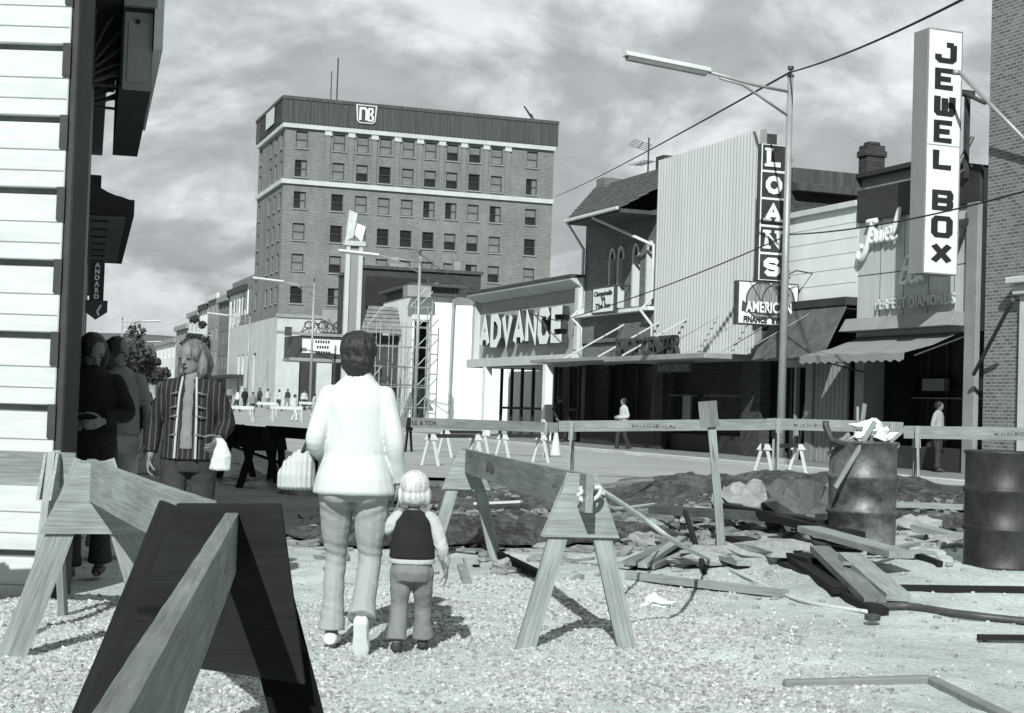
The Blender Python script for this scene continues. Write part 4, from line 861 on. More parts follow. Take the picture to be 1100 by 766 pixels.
# theatre pylon and marquee
F6 = cf(366, 112); B = emp('theatre_pylon', 'slim white theatre pylon with a slanted panel top', 'sign tower', mat4=F6.m)
xw = F6.uv(388, 330)[0]; z0p = .4; ztp = F6.uv(376, 264)[1]; zpk = F6.uv(384, 226)[1]
for i, (a, b) in enumerate(((0, .3), (xw-.3, xw))): MB().box(a, b, 0, .5, z0p, ztp).build('column', 'stone_white', B, bevel=.02)
MB().box(.3, xw-.3, .15, .4, z0p, ztp).build('infill', 'panel_gray', B)
MB().box(-.15, xw+.15, -.1, .7, ztp+.004, ztp+.35).build('capital', 'stone_white', B, bevel=.02)
hp = zpk-ztp-.36
for k in range(2): MB().prism([(-.05+k*.62, ztp+.36+.5*k), (.5+k*.62, ztp+.36+.3*(1-k)), (.72+k*.66, zpk-.9*k-.2), (.15+k*.62, zpk-.9*k)], .1+.12*k, .5).build('top_panel', 'white_paint' if k else 'light_paint', B)
F7 = cf(311, 124); B = emp('theatre_marquee', 'theatre marquee with white letter boards and ornamental scrollwork on top', 'marquee', mat4=F7.m)
xm2 = F7.uv(372, 370)[0]; xk = F7.uv(323, 370)[0]; zb, zt = F7.uv(340, 385)[1], F7.uv(340, 361)[1]
MB().box(xk, xm2, 0, 4, zb, zt).add([(xk, 0, zb), (0, 4, zb), (0, 4, zt), (xk, 0, zt)], [(0, 3, 2, 1)]).build('box', 'dark_metal', B)
MB().box(xk+.12, xm2-.1, -.04, -.003, zb+.4, zt-.25).build('letter_board', 'white_paint', B)
mb = MB()
for r_, (a, b) in enumerate(((.28, .62), (.32, .58), (.3, .66))):
    z_ = zt-.55-r_*.42; x_ = xk+.12+(xm2-xk)*a
    while x_ < xk+(xm2-xk)*b: mb.box(x_, x_+.13, -.06, -.045, z_, z_+.22); x_ += .2
mb.build('lettering', 'black', B)
MB().box(-.1, xm2, -.1, 4, zb-.25, zb-.004).box(xk-.1, xm2, -.12, 0, zt+.004, zt+.22).build('trim', 'mid_paint', B)
mb = MB(); zs = zt+.25
for k in range(6):
    cx = xk+.5+k*(xm2-xk-.8)/5; r_ = .36 if k % 2 else .5
    pts = [(cx+r_*(1-t*.16)*math.cos(t*1.1*(1 if k % 2 else -1)), .0, zs+.5+r_*(1-t*.16)*math.sin(t*1.1)) for t in range(6)]
    mb.tube(pts, .055, 6)
    mb.tube([(cx-.5, 0, zs), (cx, 0, zs+.95+(.2 if k in (2, 3) else 0)), (cx+.5, 0, zs)], .05, 6)
mb.tube([(xk, 0, zs), (xk+(xm2-xk)/2, 0, zs+1.0), (xm2, 0, zs)], .06, 6).box(xk-1.0, xk-.5, 1.5, 2, zt, zt+.7)
mb.build('scrollwork', 'dark_metal', B)
# far right side of the street
FFr = LF
def far_building(pxr, pxl, ytop, mat, name, label, rows=3, cor='mid_paint', wins=3):
    r_ = FFr.uv(pxr, 420)[0]; l_ = FFr.uv(pxl, 420)[0]; zt = FFr.uv(pxr, ytop)[1]; base = 0.3
    B = emp(name, label, 'building', mat4=FFr.m); Wd = r_-l_
    hs = [(l_+Wd*(i+.5)/wins-.6, l_+Wd*(i+.5)/wins+.6, zt-2.9-3.3*j, zt-1.1-3.3*j) for i in range(wins) for j in range(rows) if zt-2.9-3.3*j > 4.5]
    hs += [(l_+.8, r_-.8, 1.4, 4.0)]
    m_ = MB().wall(l_+.05, r_-.05, base, zt, 0, hs, .4); m_.add([(r_-.05, 0, base), (r_-.05, 12, base), (r_-.05, 12, zt), (r_-.05, 0, zt)], [(0, 1, 2, 3)]).add([(l_, 0, zt), (r_, 0, zt), (r_, 12, zt), (l_, 12, zt)], [(0, 1, 2, 3)]); m_.build('wall', mat, B)
    MB().box(l_, r_, -.45, -.005, zt-.5, zt+.25).build('cornice', cor, B)
    for h in hs: MB().box(h[0], h[1], .3, .35, h[2], h[3]).build('window', 'glass', B)
    MB().box(l_+.3, r_-.3, -1.6, -.006, 4.15, 4.5).build('awning', 'dark_paint' if mat != 'brick_dark' else 'light_paint', B)
    return B
far_building(262, 243, 309, 'white_paint', 'town_house', 'tall white-fronted building next beyond the brick office block', 4, 'dark_paint', 4)
far_building(243, 232, 320, 'brick_mid', 'town_house', 'grey brick building beyond the tall white-fronted one', 3)
far_building(232, 220, 318, 'mid_paint', 'town_house', 'grey painted building with a heavy pale cornice far down the street', 3, 'light_paint')
far_building(220, 212, 329, 'white_paint', 'town_house', 'narrow white building beyond the grey one with the heavy cornice', 3, 'dark_paint')
far_building(212, 200, 336, 'light_paint', 'town_house', 'pale building half hidden by a street tree down the street', 3)
far_building(200, 187, 350, 'mid_paint', 'town_house', 'grey building near the far end of the right-hand row', 2)
far_building(187, 166, 365, 'white_paint', 'town_house', 'low white building closing the far end of the street', 2, 'mid_paint', 5)
# hills
def hz(x, y): return 88+26*noise.noise(Vector((x*.0011, 1, 0)))+10*noise.noise(Vector((x*.006, 5, 0))) + (-x*0.006)
mb = MB(); xs = lin(-2500, 2500, 90); 
for x in xs: h_ = hz(x, 0); mb.v += [(x, 1900, 0), (x, 2500, h_*.8+8), (x, 3000, h_*1.05+20), (x, 4200, 0)]
mb.f = [(i*4+j, i*4+4+j, i*4+5+j, i*4+1+j) for i in range(90) for j in range(3)]
o = mb.build('hills', 'terrain', smooth=True); o['kind'] = 'structure'; o['label'] = 'low wooded ridge on the horizon'
# trees
def tree(px, Y, H, R_, label, seed, group='street trees far down the road'):
    p = at(px, 430, Y); zb = 0.8+0.012*max(0, Y-260); T = emp('tree', label, 'tree', loc=(p.x, Y, zb), group=group); rt = random.Random(seed)
    MB().tube([(0, 0, -.3), (.1, 0, H*.35), (.2, .1, H*.65)], H*.03, 8, H*.012).tube([(.1, 0, H*.35), (R_*.5, .2, H*.6)], H*.015, 6, H*.006).tube([(.1, 0, H*.3), (-R_*.5, -.2, H*.58)], H*.015, 6, H*.006).build('trunk', 'bark', T)
    mb = MB(); cl = [(rt.gauss(0, R_*.42), rt.gauss(0, R_*.35), H*.62+rt.gauss(0, H*.14)) for _ in range(18)]
    for (cx, cy, cz) in cl:
        rc = R_*(.22+.22*rt.random())
        for _ in range(110):
            v = Vector((rt.gauss(0, 1), rt.gauss(0, 1), rt.gauss(0, .8))).normalized()*rc*(.6+.5*rt.random()); c_ = Vector((cx, cy, cz))+v; s_ = .22+.25*rt.random()
            a_ = Vector((rt.random()-.5, rt.random()-.5, rt.random()-.5)).normalized()*s_; b_ = a_.cross(Vector((rt.random()-.5, rt.random()-.5, rt.random()-.5))).normalized()*s_
            mb.add([c_-a_, c_+b_*.6, c_+a_, c_-b_*.6], [(0, 1, 2, 3)])
    mb.build('crown', 'leaf', T)
tree(136, 230, 10.5, 4.2, 'large dark tree at the end of the street, right of the hanging sign', 1)
tree(112, 205, 9.5, 3.6, 'dark tree just behind the heads of the pair walking by the dark shopfront', 2)
tree(157, 260, 8, 3.0, 'smaller dark tree right of the large one at the end of the street', 5)
tree(181, 330, 12.5, 4.0, 'round distant tree against the hills', 3)
tree(208, 225, 13.5, 2.0, 'slim street tree in front of the far buildings', 4)
# ================================================================== LEFT SIDE
LS = Fr((-2.92, 9.9, 0), math.atan2(.966, -.258))
B = emp('corner_building', 'corner building with a bright white grooved side wall and dark shaded front', 'building', mat4=Matrix.Translation((-2.92, 9.9, 0)))
zg0 = at(60, 365, 9.9).z; sp_ = (at(64, 55, 9.9).z-zg0)/4
mb = MB(); gm = MB(); k = -4
zt_b = 9.2
gm.box(-7, .08, .06, .2, -.1, zt_b)
z = zg0-4*sp_; rq = random.Random(2)
while z < zt_b-.2:
    mb.box(-7, .075, 0, .059, max(z, -.1)+.045, min(z+sp_, zt_b)); z += sp_
mb.build('grooved_boards', 'white_board', B, bevel=.006); gm.build('backing', 'groove', B)
fine = MB(); z = zg0-4*sp_
while z < zt_b-.3:
    for j in (.33, .62): fine.box(-7, .065, -.004, -.001, z+sp_*j, z+sp_*j+.006)
    z += sp_
fine.build('board_seams', 'panel_gray', B)
z = zg0-4*sp_
while z < zt_b-.2: MB().box(.035, .085, -.02, -.002, z-.16, z+.05).build('corner_block', 'dark_paint', B); z += sp_
mb = MB().box(.081, .13, .0, .35, -.1, zt_b); mb.build('corner_post', 'dark_paint', B, bevel=.01)
RL = Matrix.Translation((2.92, -9.9, 0)) @ LS.m
fr_ = MB().wall(.3, 6.6, 2.9, 9.0, 0, [(1.2, 2.4, 4.6, 6.6), (3.6, 4.8, 4.6, 6.6)], .2); fr_.box(.0, 6.6, 6, 6.2, -.1, 9).box(6.5, 6.59, 0.1, 6, -.1, 9).box(.3, 6.6, .2, 6, 8.8, 9.0)
for x_ in (.35, 2.4, 4.4, 6.2): fr_.box(x_, x_+.35, -.06, .3, -.1, 2.9)
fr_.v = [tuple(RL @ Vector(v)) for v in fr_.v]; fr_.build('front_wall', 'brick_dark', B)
f2 = MB().box(.7, 6.2, .7, .74, 0.02, 2.9).box(.7, 6.2, .3, .7, -.1, .5); f2.v = [tuple(RL @ Vector(v)) for v in f2.v]; f2.build('shop_window', 'shop_glass', B)
f3 = MB().box(.2, 6.6, -.45, .1, 8.7, 9.1).box(.2, 6.6, -.14, -.003, 3.0, 3.3); f3.v = [tuple(RL @ Vector(v)) for v in f3.v]; f3.build('cornice', 'dark_paint', B, bevel=.02)
f4 = MB().box(2.0, 2.5, -.22, -.003, .0, 7.6).box(1.92, 2.58, -.3, -.003, 4.35, 4.75); f4.v = [tuple(RL @ Vector(v)) for v in f4.v]; f4.build('pilaster', 'mid_paint', B, bevel=.02)
def lbuild(u0, u1, H, mat, label, name='street_building', seed=1, win=3):
    B = emp(name, label, 'building', mat4=LS.m)
    hs = [(u0+(u1-u0)*(i+.5)/win-.55, u0+(u1-u0)*(i+.5)/win+.55, z, z+1.9) for i in range(win) for z in (4.6, 7.8, 11) if z+2.4 < H]
    hs.append((u0+.5, u1-.5, .6, 2.8))
    zz0 = -.1
    MB().wall(u0, u1-.03, zz0, H, 0, hs, .2).box(u0, u0+.1, .01, 8, zz0, H-.01).add([(u0, 0, H), (u1, 0, H), (u1, 8, H), (u0, 8, H)], [(0, 1, 2, 3)]).build('wall', mat, B)
    for h in hs: MB().box(h[0], h[1], .15, .19, h[2], h[3]).build('window', 'glass', B)
    MB().box(u0, u1-.03, -.4, -.005, H-.5, H+.15).build('cornice', 'dark_paint', B, bevel=.02); return B
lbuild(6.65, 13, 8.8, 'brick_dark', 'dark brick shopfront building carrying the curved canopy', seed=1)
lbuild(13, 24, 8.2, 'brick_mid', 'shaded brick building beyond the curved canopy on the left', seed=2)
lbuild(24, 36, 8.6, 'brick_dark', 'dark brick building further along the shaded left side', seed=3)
lbuild(36, 60, 7.4, 'light_paint', 'pale grey building behind the hanging vertical sign', seed=4, win=6)
lbuild(60, 100, 8.5, 'brick_mid', 'brick row at the far end of the left side', seed=5, win=9)
# big box sign hung parallel to the front, with scroll brackets
SG = emp('projecting_box_sign', 'big pale box sign with dark underside hanging out over the sidewalk at top left', 'sign', mat4=LS.m)
ua, za = LS.onx(145, 98, 1.5); 
yo, zo = LS.onx(162, 98, 1.5); yi, _ = LS.onx(128, 98, 1.5); z = (za+zo)/2
ue = LS.uv(148, 155, yo)[0]
MB().box(1.5, ue, yo, yi, z, z+.03).build('underside', 'dark_paint', SG)
MB().box(1.5, ue, yo, yi, z+.031, z+2.6).build('cabinet', 'dark_paint', SG, bevel=.005)
MB().box(1.485, 1.498, yo+.005, yi-.02, z+.0, z+.57).build('end_panel', 'panel_gray', SG); MB().box(1.475, 1.484, yo+.035, yi-.05, z+.06, z+.5).build('inset_panel', 'mid_paint', SG)
MB().box(1.40, 1.47, yo-.02, yi-.01, z+.60, z+2.6).build('end_panel', 'panel_gray', SG); MB().box(1.385, 1.398, yo+.03, yi-.06, z+.75, z+2.5).build('inset_panel', 'mid_paint', SG)
MB().box(1.42, ue+.3, yo-.07, yo-.004, z+.3, z+2.6).build('face_panel', 'light_paint', SG)
MB().tube([(1.472, (yo+yi)/2, z+.50), (1.46, (yo+yi)/2, z+.50)], .018, 12).build('bolt', 'black', SG)
MB().box(1.2, ue+.2, yi+.004, -.02, z+.62, z+.72).build('upper_deck', 'dark_paint', SG)
def fan(u, label):
    T = emp('scroll_bracket', label, 'bracket', mat4=LS.m, group='fan-shaped iron scroll brackets'); zc = z+.10; y1 = yi+.02
    a0 = Vector((u, -.03, zc))
    mb = MB(); wd = abs(y1)-.0
    for k in range(9):
        an = math.radians(-8+k*13); ln = min(wd/max(.12, math.cos(an)) if math.cos(an) > .1 else 9, .52+.04*k*.2)
        pts = []
        for j in range(8):
            t = j/7; a2 = an-.5*(1-t)**2; pts.append(a0+Vector((0, -math.cos(a2)*ln*t, math.sin(a2)*ln*t)))
        MB().tube(pts, .012, 6).build('rib', 'dark_metal', T)
    mb.tube([a0+Vector((0, -.06*math.cos(t)-.06, .06*math.sin(t))) for t in [k*.7 for k in range(10)]], .014, 6)
    mb.tube([a0+Vector((0, -(wd)*t, -.05-.03*math.sin(PI*t)+.12*t)) for t in [k/6 for k in range(7)]], .02, 6)
    mb.build('scroll', 'dark_metal', T)
fan(1.65, 'nearer and higher of the two iron fan-shaped scroll brackets beside the box sign'); fan(2.6, 'further of the two iron fan-shaped scroll brackets, seen against the sky')
# curved canopy
CN = emp('curved_canopy', 'dark curved canopy with a slotted pale underside jutting from the left buildings', 'canopy', mat4=LS.m)
uN = 6.9; yo, zo = LS.onx(144, 232, uN); uF = LS.uv(131, 275, yo)[0]; zb = zo
prof = [(-.003, zb)]+[(yo, zb), (yo, zb+.17), (yo*.92, zb+.17)]+[(yo*.92*(1-t)-.003*t, zb+.17+.42*t**2.2+.02) for t in [k/8 for k in range(1, 9)]]
MB().prismx(prof, uN, uF).build('shell', 'dark_paint', CN)
MB().box(uN+.15, uF-.15, yo+.08, -.03, zb-.012, zb-.003).build('soffit_panel', 'mid_paint', CN)
for k in range(7): MB().box(uN+.5+k*(uF-uN-1)/6, uN+.62+k*(uF-uN-1)/6, yo*.62, yo*.35, zb-.02, zb-.013).build('slot', 'black', CN)
# vertical STANDARD sign
SD = emp('hanging_standard_sign', 'narrow vertical dark sign lettered STANDARD with a shield foot, hung from the left row', 'sign', mat4=LS.m)
u = (60-9.9)/.966; yl, _ = LS.onx(96.5, 300, u); yr, _ = LS.onx(112, 300, u); zt = LS.onx(104, 268, u)[1]; zb = LS.onx(104, 322, u)[1]
MB().box(u, u+.3, yr, yl, zb, zt).build('cabinet', 'dark_paint', SD)
cx = (yl+yr)/2; wd = abs(yl-yr)
mb = MB().prismx([(cx-wd*.8, zb-.02), (cx+wd*.8, zb-.02), (cx+wd*.8, zb-.45), (cx, zb-.75), (cx-wd*.8, zb-.45)], u-.05, u+.35); mb.build('shield', 'dark_metal', SD)
MB().tube([(u-.06, cx-wd*.35, zb-.2), (u-.06, cx-wd*.1, zb-.45), (u-.06, cx-wd*.2, zb-.6)], .05, 6).build('emblem', 'white_paint', SD)
hc = (zt-zb)/8
for i, ch in enumerate('STANDARD'):
    t_ = text(SD, ch, 0, 0, 0, hc*1.05, 'white_paint', .02, .012, name='letter', align='CENTER'); t_.data.transform(Matrix.Translation((u-.02, cx, zt-hc*(i+1)+.04)) @ Matrix.Rotation(-PI/2, 4, 'Z'))
for zz_ in (zb+.2, zt-.3): MB().tube([(u+.15, yl, zz_), (u+.15, 0, zz_)], .03, 6).build('bracket', 'dark_metal', SD)
# ================================================================== STREET LAMPS AND WIRES
def lamp(loc, rz, label):
    T = emp('street_lamp', label, 'street lamp', loc=loc, rz=rz, group='tall tubular street lamps with long fluorescent heads')
    MB().tube([(0, 0, -.1), (0, 0, 9.75)], .11, 12, .075).build('pole', 'galvanised', T, smooth=True)
    MB().lathe([(.2, -.1), (.2, .12), (.13, .2)], n=12).build('base', 'galvanised', T); MB().lathe([(.09, 0), (.09, .06), (.04, .08), (.04, .18), (.08, .2), (.08, .28)], (0, 0, 9.75), 10).build('cap', 'dark_metal', T)
    MB().tube([(0, 0, 9.38), (-1.0, 0, 9.45), (-2.45, 0, 9.66)], .04, 8).build('arm', 'galvanised', T, smooth=True); MB().tube([(0, 0, 8.75), (-.9, 0, 9.2), (-1.35, 0, 9.42), (-2.0, 0, 9.52)], .035, 8).build('arm', 'galvanised', T, smooth=True)
    X = Matrix.Translation((-2.3, 0, 9.62)) @ Matrix.Rotation(math.radians(4), 4, 'Y')
    h_ = MB(); 
    prof = [(-.14, 0), (-.12, .08), (-.05, .13), (.05, .13), (.12, .08), (.14, 0)]
    h_.prismx(prof, -2.3, 0); h_.v = [tuple(X @ Vector(v)) for v in h_.v]; hd = h_.build('lamp_head', 'light_paint', T, bevel=.01)
    d_ = MB().prismx([(-.12, -.004), (.12, -.004), (.07, -.09), (-.07, -.09)], -2.23, -.08); d_.v = [tuple(X @ Vector(v)) for v in d_.v]; d_.build('diffuser', 'mid_paint', hd)
    return T
z0_ = gh(0, 0)
p = at(839.5, 440, 39.5); RZ = math.atan2(.357, .934)
L0 = lamp((p.x, p.y, .1), RZ, 'nearest and tallest street lamp, standing in front of the LOANS sign')
for px, Y, lb, rz in ((446, 89, 'street lamp standing before the scaffolding and the blank white wall', .12), (333, 118, 'street lamp in front of the theatre marquee', .3),
        (265, 172, 'street lamp rising before the corner of the office block base', .3), (234, 222, 'street lamp before the narrow white building down the street', .3), (206, 285, 'small distant street lamp left of the slim street tree', .3),
        (189, 345, 'farthest street lamp on the right side', .3)):
    q = at(px, 430, Y); l_ = ctree(L0, loc=(q.x, q.y, rroad(0, Y)), rz=rz); l_['label'] = lb
for px, Y, lb in ((128, 190, 'street lamp among the dark trees on the left of the far street'), (140, 260, 'tiny lamp seen above the far end of the left pavement')):
    q = at(px, 430, Y); l_ = ctree(L0, loc=(q.x, q.y, rroad(0, Y)), rz=PI+.3); l_['label'] = lb
def wire(a, b, sag, r, label, mat='black'):
    a, b = Vector(a), Vector(b); pts = [a.lerp(b, t/24)-Vector((0, 0, sag*4*(t/24)*(1-t/24))) for t in range(25)]
    o = MB().tube(pts, r, 5).build('overhead_wire', mat); tag(o, label, 'wire', 'overhead wires across the street'); return o
ptop = at(848, 78, 39.5)
wire(ptop, at(1037, -2, 22), .1, .022, 'braided cable from the nearest lamp top to the upper right corner')
wire(ptop, at(597, 211, 165), .2, .03, 'cable from the nearest lamp top down to the right edge of the office block')
wire(at(600, 345, 57), at(848, 252, 39.5), .15, .018, 'thin cable crossing the corrugated front up to the nearest lamp pole'); wire(at(848, 252, 39.5), at(1110, 203, 26), .15, .018, 'thin cable crossing the blade sign and jewellery fascia')
wire(at(446, 268, 89), at(600, 345, 57), .5, .02, 'thin cable falling from the second lamp to the ADVANCE shop')
# ================================================================== BARRICADES
def barricade(name, label, A, Bp, h, frameA='wood_light', frameB='wood_light', beam='wood_beam', bw=.2, over=.15, spread=.30, gus=.34, gz=0.0, legw=.10, hidden_B=False, tiltA=(0, 0), cat='barricade', group=None, mark=None):
    """A, Bp: ground points under the two A-frames (world); h: height of the top of the beam"""
    A, Bp = Vector(A), Vector(Bp); d = Vector((Bp.x-A.x, Bp.y-A.y, 0)); Ln = d.length; d.normalize(); n = Vector((-d.y, d.x, 0))
    T = emp(name, label, cat, loc=A, group=group); up = Vector((0, 0, 1))
    ta, tb = A+up*(h-bw/2), Bp+up*(h-bw/2)
    bo = board(T, ta-d*over, tb+d*over, bw, .04, up, beam, 'beam')
    for (P, mt, sgn) in ((A, frameA, 1), (Bp, frameB, -1)):
        if sgn < 0 and hidden_B: continue
        for s in (-1, 1):
            top = P+up*(h-.01)+n*(s*.035); foot = P+n*(s*spread)
            foot.z = gh(foot.x, foot.y)-.02 if foot.y < 60 else P.z-.02
            for q in (-1, 1) if gus > .4 else (1,):
                board(T, foot+d*(sgn*.0), top, legw, .038, n, mt, 'leg')
        for q in (-1, 1):
            g = MB(); w1, w2 = .075, .075+(spread-.035)*gus/h+.045
            g.prism([(-w1, 0), (w1, 0), (w2, -gus), (-w2, -gus)], -.009, .009)
            mm = Matrix((n, d, up)).transposed().to_4x4()
            mm = Matrix((n*-1, d, up)).transposed().to_4x4() if n.cross(d).dot(up) < 0 else mm
            mm.translation = P+up*(h-.005)+d*(q*(.032 if q*sgn > 0 else .032))
            o = g.build('gusset', mt, T, .002); o.matrix_basis = TM[T.name].inverted() @ mm
    if mark:
        s_, t0, sz, up_ = mark
        if s_ == 'smudge':      # worn, unreadable stencil: a row of broken strokes
            rs = random.Random(up_*7); sm = MB(); x_ = 0
            for _ in range(up_):
                wd_ = sz*rs.uniform(.25, .6); h1 = sz*rs.uniform(.45, .8); sm.box(x_, x_+wd_*.35, -.002, 0, sz*.05, h1); 
                if rs.random() < .6: sm.box(x_+wd_*.35, x_+wd_, -.0015, 0, rs.choice((.05, .3, .55))*sz, rs.choice((.05, .3, .55))*sz+sz*.18)
                x_ += wd_+sz*.18
            q = sm.build('stencil', 'dark_fascia', T); q['kind'] = 'stuff'
        else: q = text(T, s_, 0, 0, 0, sz, 'dark_paint', .002, .004, name='stencil')
        side = -1 if (n.dot(Vector((0, -1, 0))) < 0) else 1
        nn = n*side; xd = nn.cross(up)*-1
        # text lies on the broad face turned to the viewer
        xa = d if d.dot(Vector((1, 0, 0))) > 0 else d*-1
        mm = Matrix((xa, (up.cross(xa)), up)).transposed().to_4x4(); mm.translation = A.lerp(Bp, t0)+up*(h-bw*.5-sz*.35)+nn*.0225
        q.matrix_basis = TM[T.name].inverted() @ mm
    return T
def gxy(X, Y): return Vector((X, Y, gh(X, Y)))
def gat(px, Y):
    p = at(px, 450, Y); return gxy(p.x, p.y)
# centre barricade running away from the viewer
barricade('barricade', 'long weathered barricade right of the child, its near frame catching a rope', gat(627, 8.5), gat(503, 13.6), .93, over=.22, spread=.28, mark=('smudge', .72, .12, 6))
# left barricade: light far frame, dark near frame
barricade('barricade', 'pale wooden barricade at far left whose beam runs into the dark frame', gat(103, 7.9), gat(222, 5.35), .95, frameA='wood_light', frameB='wood_dark', over=.12, spread=.36, gus=.36, hidden_B=True, legw=.13)
# foreground dark frame with the beam coming at the viewer
F0 = gat(255, 5.2); F1 = Vector((-.35, 1.15, 0))
T = barricade('barricade', 'dark painted barricade frame in the near foreground with a bare grained beam towards the viewer', F0, F1, .93, frameA='wood_dark', frameB='wood_dark', beam='wood_mid', bw=.19, over=.03, spread=.31, gus=.45, legw=.17)
# second dark leg pair (frame seen broad) : wide side boards of the same dark frame
d = Vector((F1.x-F0.x, F1.y-F0.y, 0)).normalized(); n = Vector((-d.y, d.x, 0)); n = n if n.x > 0 else -n; up = Vector((0, 0, 1))
board(T, at(100, 800, 5.35), at(203, 549, 5.45), .21, .04, Vector((1, 0, 0)), 'wood_dark', 'side_board')
mb = MB(); q = [at(190, 541, 5.075), at(301, 541, 5.075), at(327, 735, 5.075), at(128, 706, 5.075)]
mb.add([tuple(v) for v in q]+[tuple(v+Vector((0, .03, 0))) for v in q], [(3, 2, 1, 0), (4, 5, 6, 7), (0, 1, 5, 4), (1, 2, 6, 5), (2, 3, 7, 6), (3, 0, 4, 7)])
o = mb.build('cross_panel', 'wood_dark', None); o.parent = T; o.matrix_basis = TM[T.name].inverted()
# small one against the white wall
barricade('barricade', 'pale barricade end leaning by the white grooved wall at the left edge', gat(60, 8.8), gat(-90, 8.75), .95, bw=.19, over=.12, spread=.42, gus=.25, legw=.09)
# long row across the street
barricade('barricade', 'long barricade across the street, its left end by the awning posts', gat(615, 29.3), gat(832, 28.6), 1.10, over=.25, spread=.26, mark=('smudge', .30, .09, 14))
barricade('barricade', 'barricade between the street sign stake and the open rubbish drum, plain stencilled beam', gat(836, 28.2), gat(958, 28.0), 1.08, over=.2, spread=.26, gus=.25, mark=('smudge', .14, .09, 11))
barricade('barricade', 'barricade between the two oil drums running out of the right edge', gat(985, 25.2), gat(1120, 25.0), 1.02, over=.2, spread=.28, mark=('smudge', .62, .08, 11))
barricade('barricade', 'long grey barricade in front of the blank white wall, right of the woman', gat(440, 42.5), gat(588, 41.5), .98, beam='wood_mid', frameA='wood_dark', over=.3, bw=.27, spread=.28, mark=('LE & TOR', .02, .16, 0))
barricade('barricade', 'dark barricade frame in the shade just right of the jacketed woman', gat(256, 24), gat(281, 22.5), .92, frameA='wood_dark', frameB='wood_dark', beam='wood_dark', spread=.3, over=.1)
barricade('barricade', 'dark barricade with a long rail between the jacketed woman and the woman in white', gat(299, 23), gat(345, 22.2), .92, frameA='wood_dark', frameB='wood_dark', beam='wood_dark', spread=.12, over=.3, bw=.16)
for px, Y, lb in ((464, 33, 'low white sawhorse behind the child'), (541, 36, 'low white sawhorse below the grey barricade, left of the awning posts'), (479, 39, 'second low sawhorse further back behind the child'), (822, 31, 'low white sawhorse behind the street row at the LOANS sign')):
    p = gat(px, Y); barricade('sawhorse', lb, p, p+Vector((.9, 1.3, 0)), .72, 'light_paint', 'light_paint', 'dark_paint', bw=.08, over=.1, spread=.24, gus=.12, legw=.06, cat='sawhorse')
for px, Y, lb in ((215, 96, 'tiny white sawhorse leftmost of those far down the street'), (238, 88, 'tiny white sawhorse behind the jacketed woman, further down the street'), (268, 104, 'tiny white sawhorse in the open street before the office block'), (292, 92, 'tiny white sawhorse left of the figure in white'), (322, 110, 'tiny white sawhorse beside the lamp post at the marquee')):
    q_ = gat(px, Y); barricade('sawhorse', lb, q_, q_+Vector((1.6, .6, 0)), .95, 'light_paint', 'light_paint', 'light_paint', bw=.18, over=.1, spread=.3, gus=.2, legw=.09, cat='sawhorse')
# traffic cone by the awning post
p = gat(598, 44); T = emp('traffic_cone', 'small pale traffic cone leaning by the awning post', 'cone', loc=p)
MB().lathe([(.18, .03), (.15, .1), (.05, .68), (.03, .7)], n=20).build('cone', 'light_paint', T, smooth=True); MB().box(-.22, .22, -.22, .22, 0, .028).build('base', 'dark_paint', T)
# stake with small plaque
p0 = gp(776, 588); Y = p0.y; T = emp('stake_sign', 'leaning wooden stake with a small blank board in the rubble', 'stake', loc=p0)
board(T, p0-Vector((0, 0, .1)), at(764, 454, Y), .075, .035, Vector((1, 0, 0)), 'wood_light', 'stake'); board(T, at(763, 459, Y-.04), at(760, 431, Y-.04), .17, .02, Vector((1, 0, 0)), 'wood_mid', 'plaque')
# ================================================================== DRUMS
def drum(px, Ybase, mt, label, r=.29, h=.89):
    p = at(px, 500, Ybase); T = emp('oil_drum', label, 'drum', loc=(p.x, p.y, gh(p.x, p.y)))
    pr = [(r-.01, 0), (r, .015), (r, .02), (r-.008, .035), (r-.008, .27), (r+.006, .285), (r+.01, .3), (r+.006, .315), (r-.008, .33), (r-.008, .56), (r+.006, .575), (r+.01, .59), (r+.006, .605), (r-.008, .62), (r-.008, .855), (r+.004, .87), (r+.006, .885), (r-.006, .89)]
    MB().lathe(pr+[(r-.02, .885), (r-.02, .80)], n=48).build('shell', mt, T, smooth=False)
    for pl in T.children[0].data.polygons: pl.use_smooth = True
    return T, p
T1, q1 = drum(927, 13.4, 'drum_steel', 'dented rusty oil drum heaped with rubbish'); T2, q2 = drum(1078, 12.1, 'drum_black', 'black oil drum at the right edge of the photo')
def blob_mesh(mb, c, r, seed, sq=(1, 1, 1), amp=.35, n=10, m=14):
    vs = []
    for i in range(n+1):
        for j in range(m):
            th, ph = PI*i/n, 2*PI*j/m; v = Vector((math.sin(th)*math.cos(ph), math.sin(th)*math.sin(ph), math.cos(th)))
            k = 1+amp*noise.noise(v*1.7+Vector((seed*3.1, seed, 0)))*1.6; vs.append(Vector(c)+Vector((v.x*sq[0], v.y*sq[1], v.z*sq[2]))*r*k)
    fs = [(i*m+j, (i+1)*m+j, (i+1)*m+(j+1) % m, i*m+(j+1) % m) for i in range(n) for j in range(m)]
    return mb.add(vs, fs)
c = Vector(TM[T1.name].translation); top = c+Vector((0, 0, .86))
rb_ = MB(); blob_mesh(rb_, top+Vector((0, .02, -.02)), .24, 3, (1, 1, .35)); tag(rb_.build('rubbish_heap', 'rubble'), 'dark rubbish filling the top of the dented drum', 'rubbish')
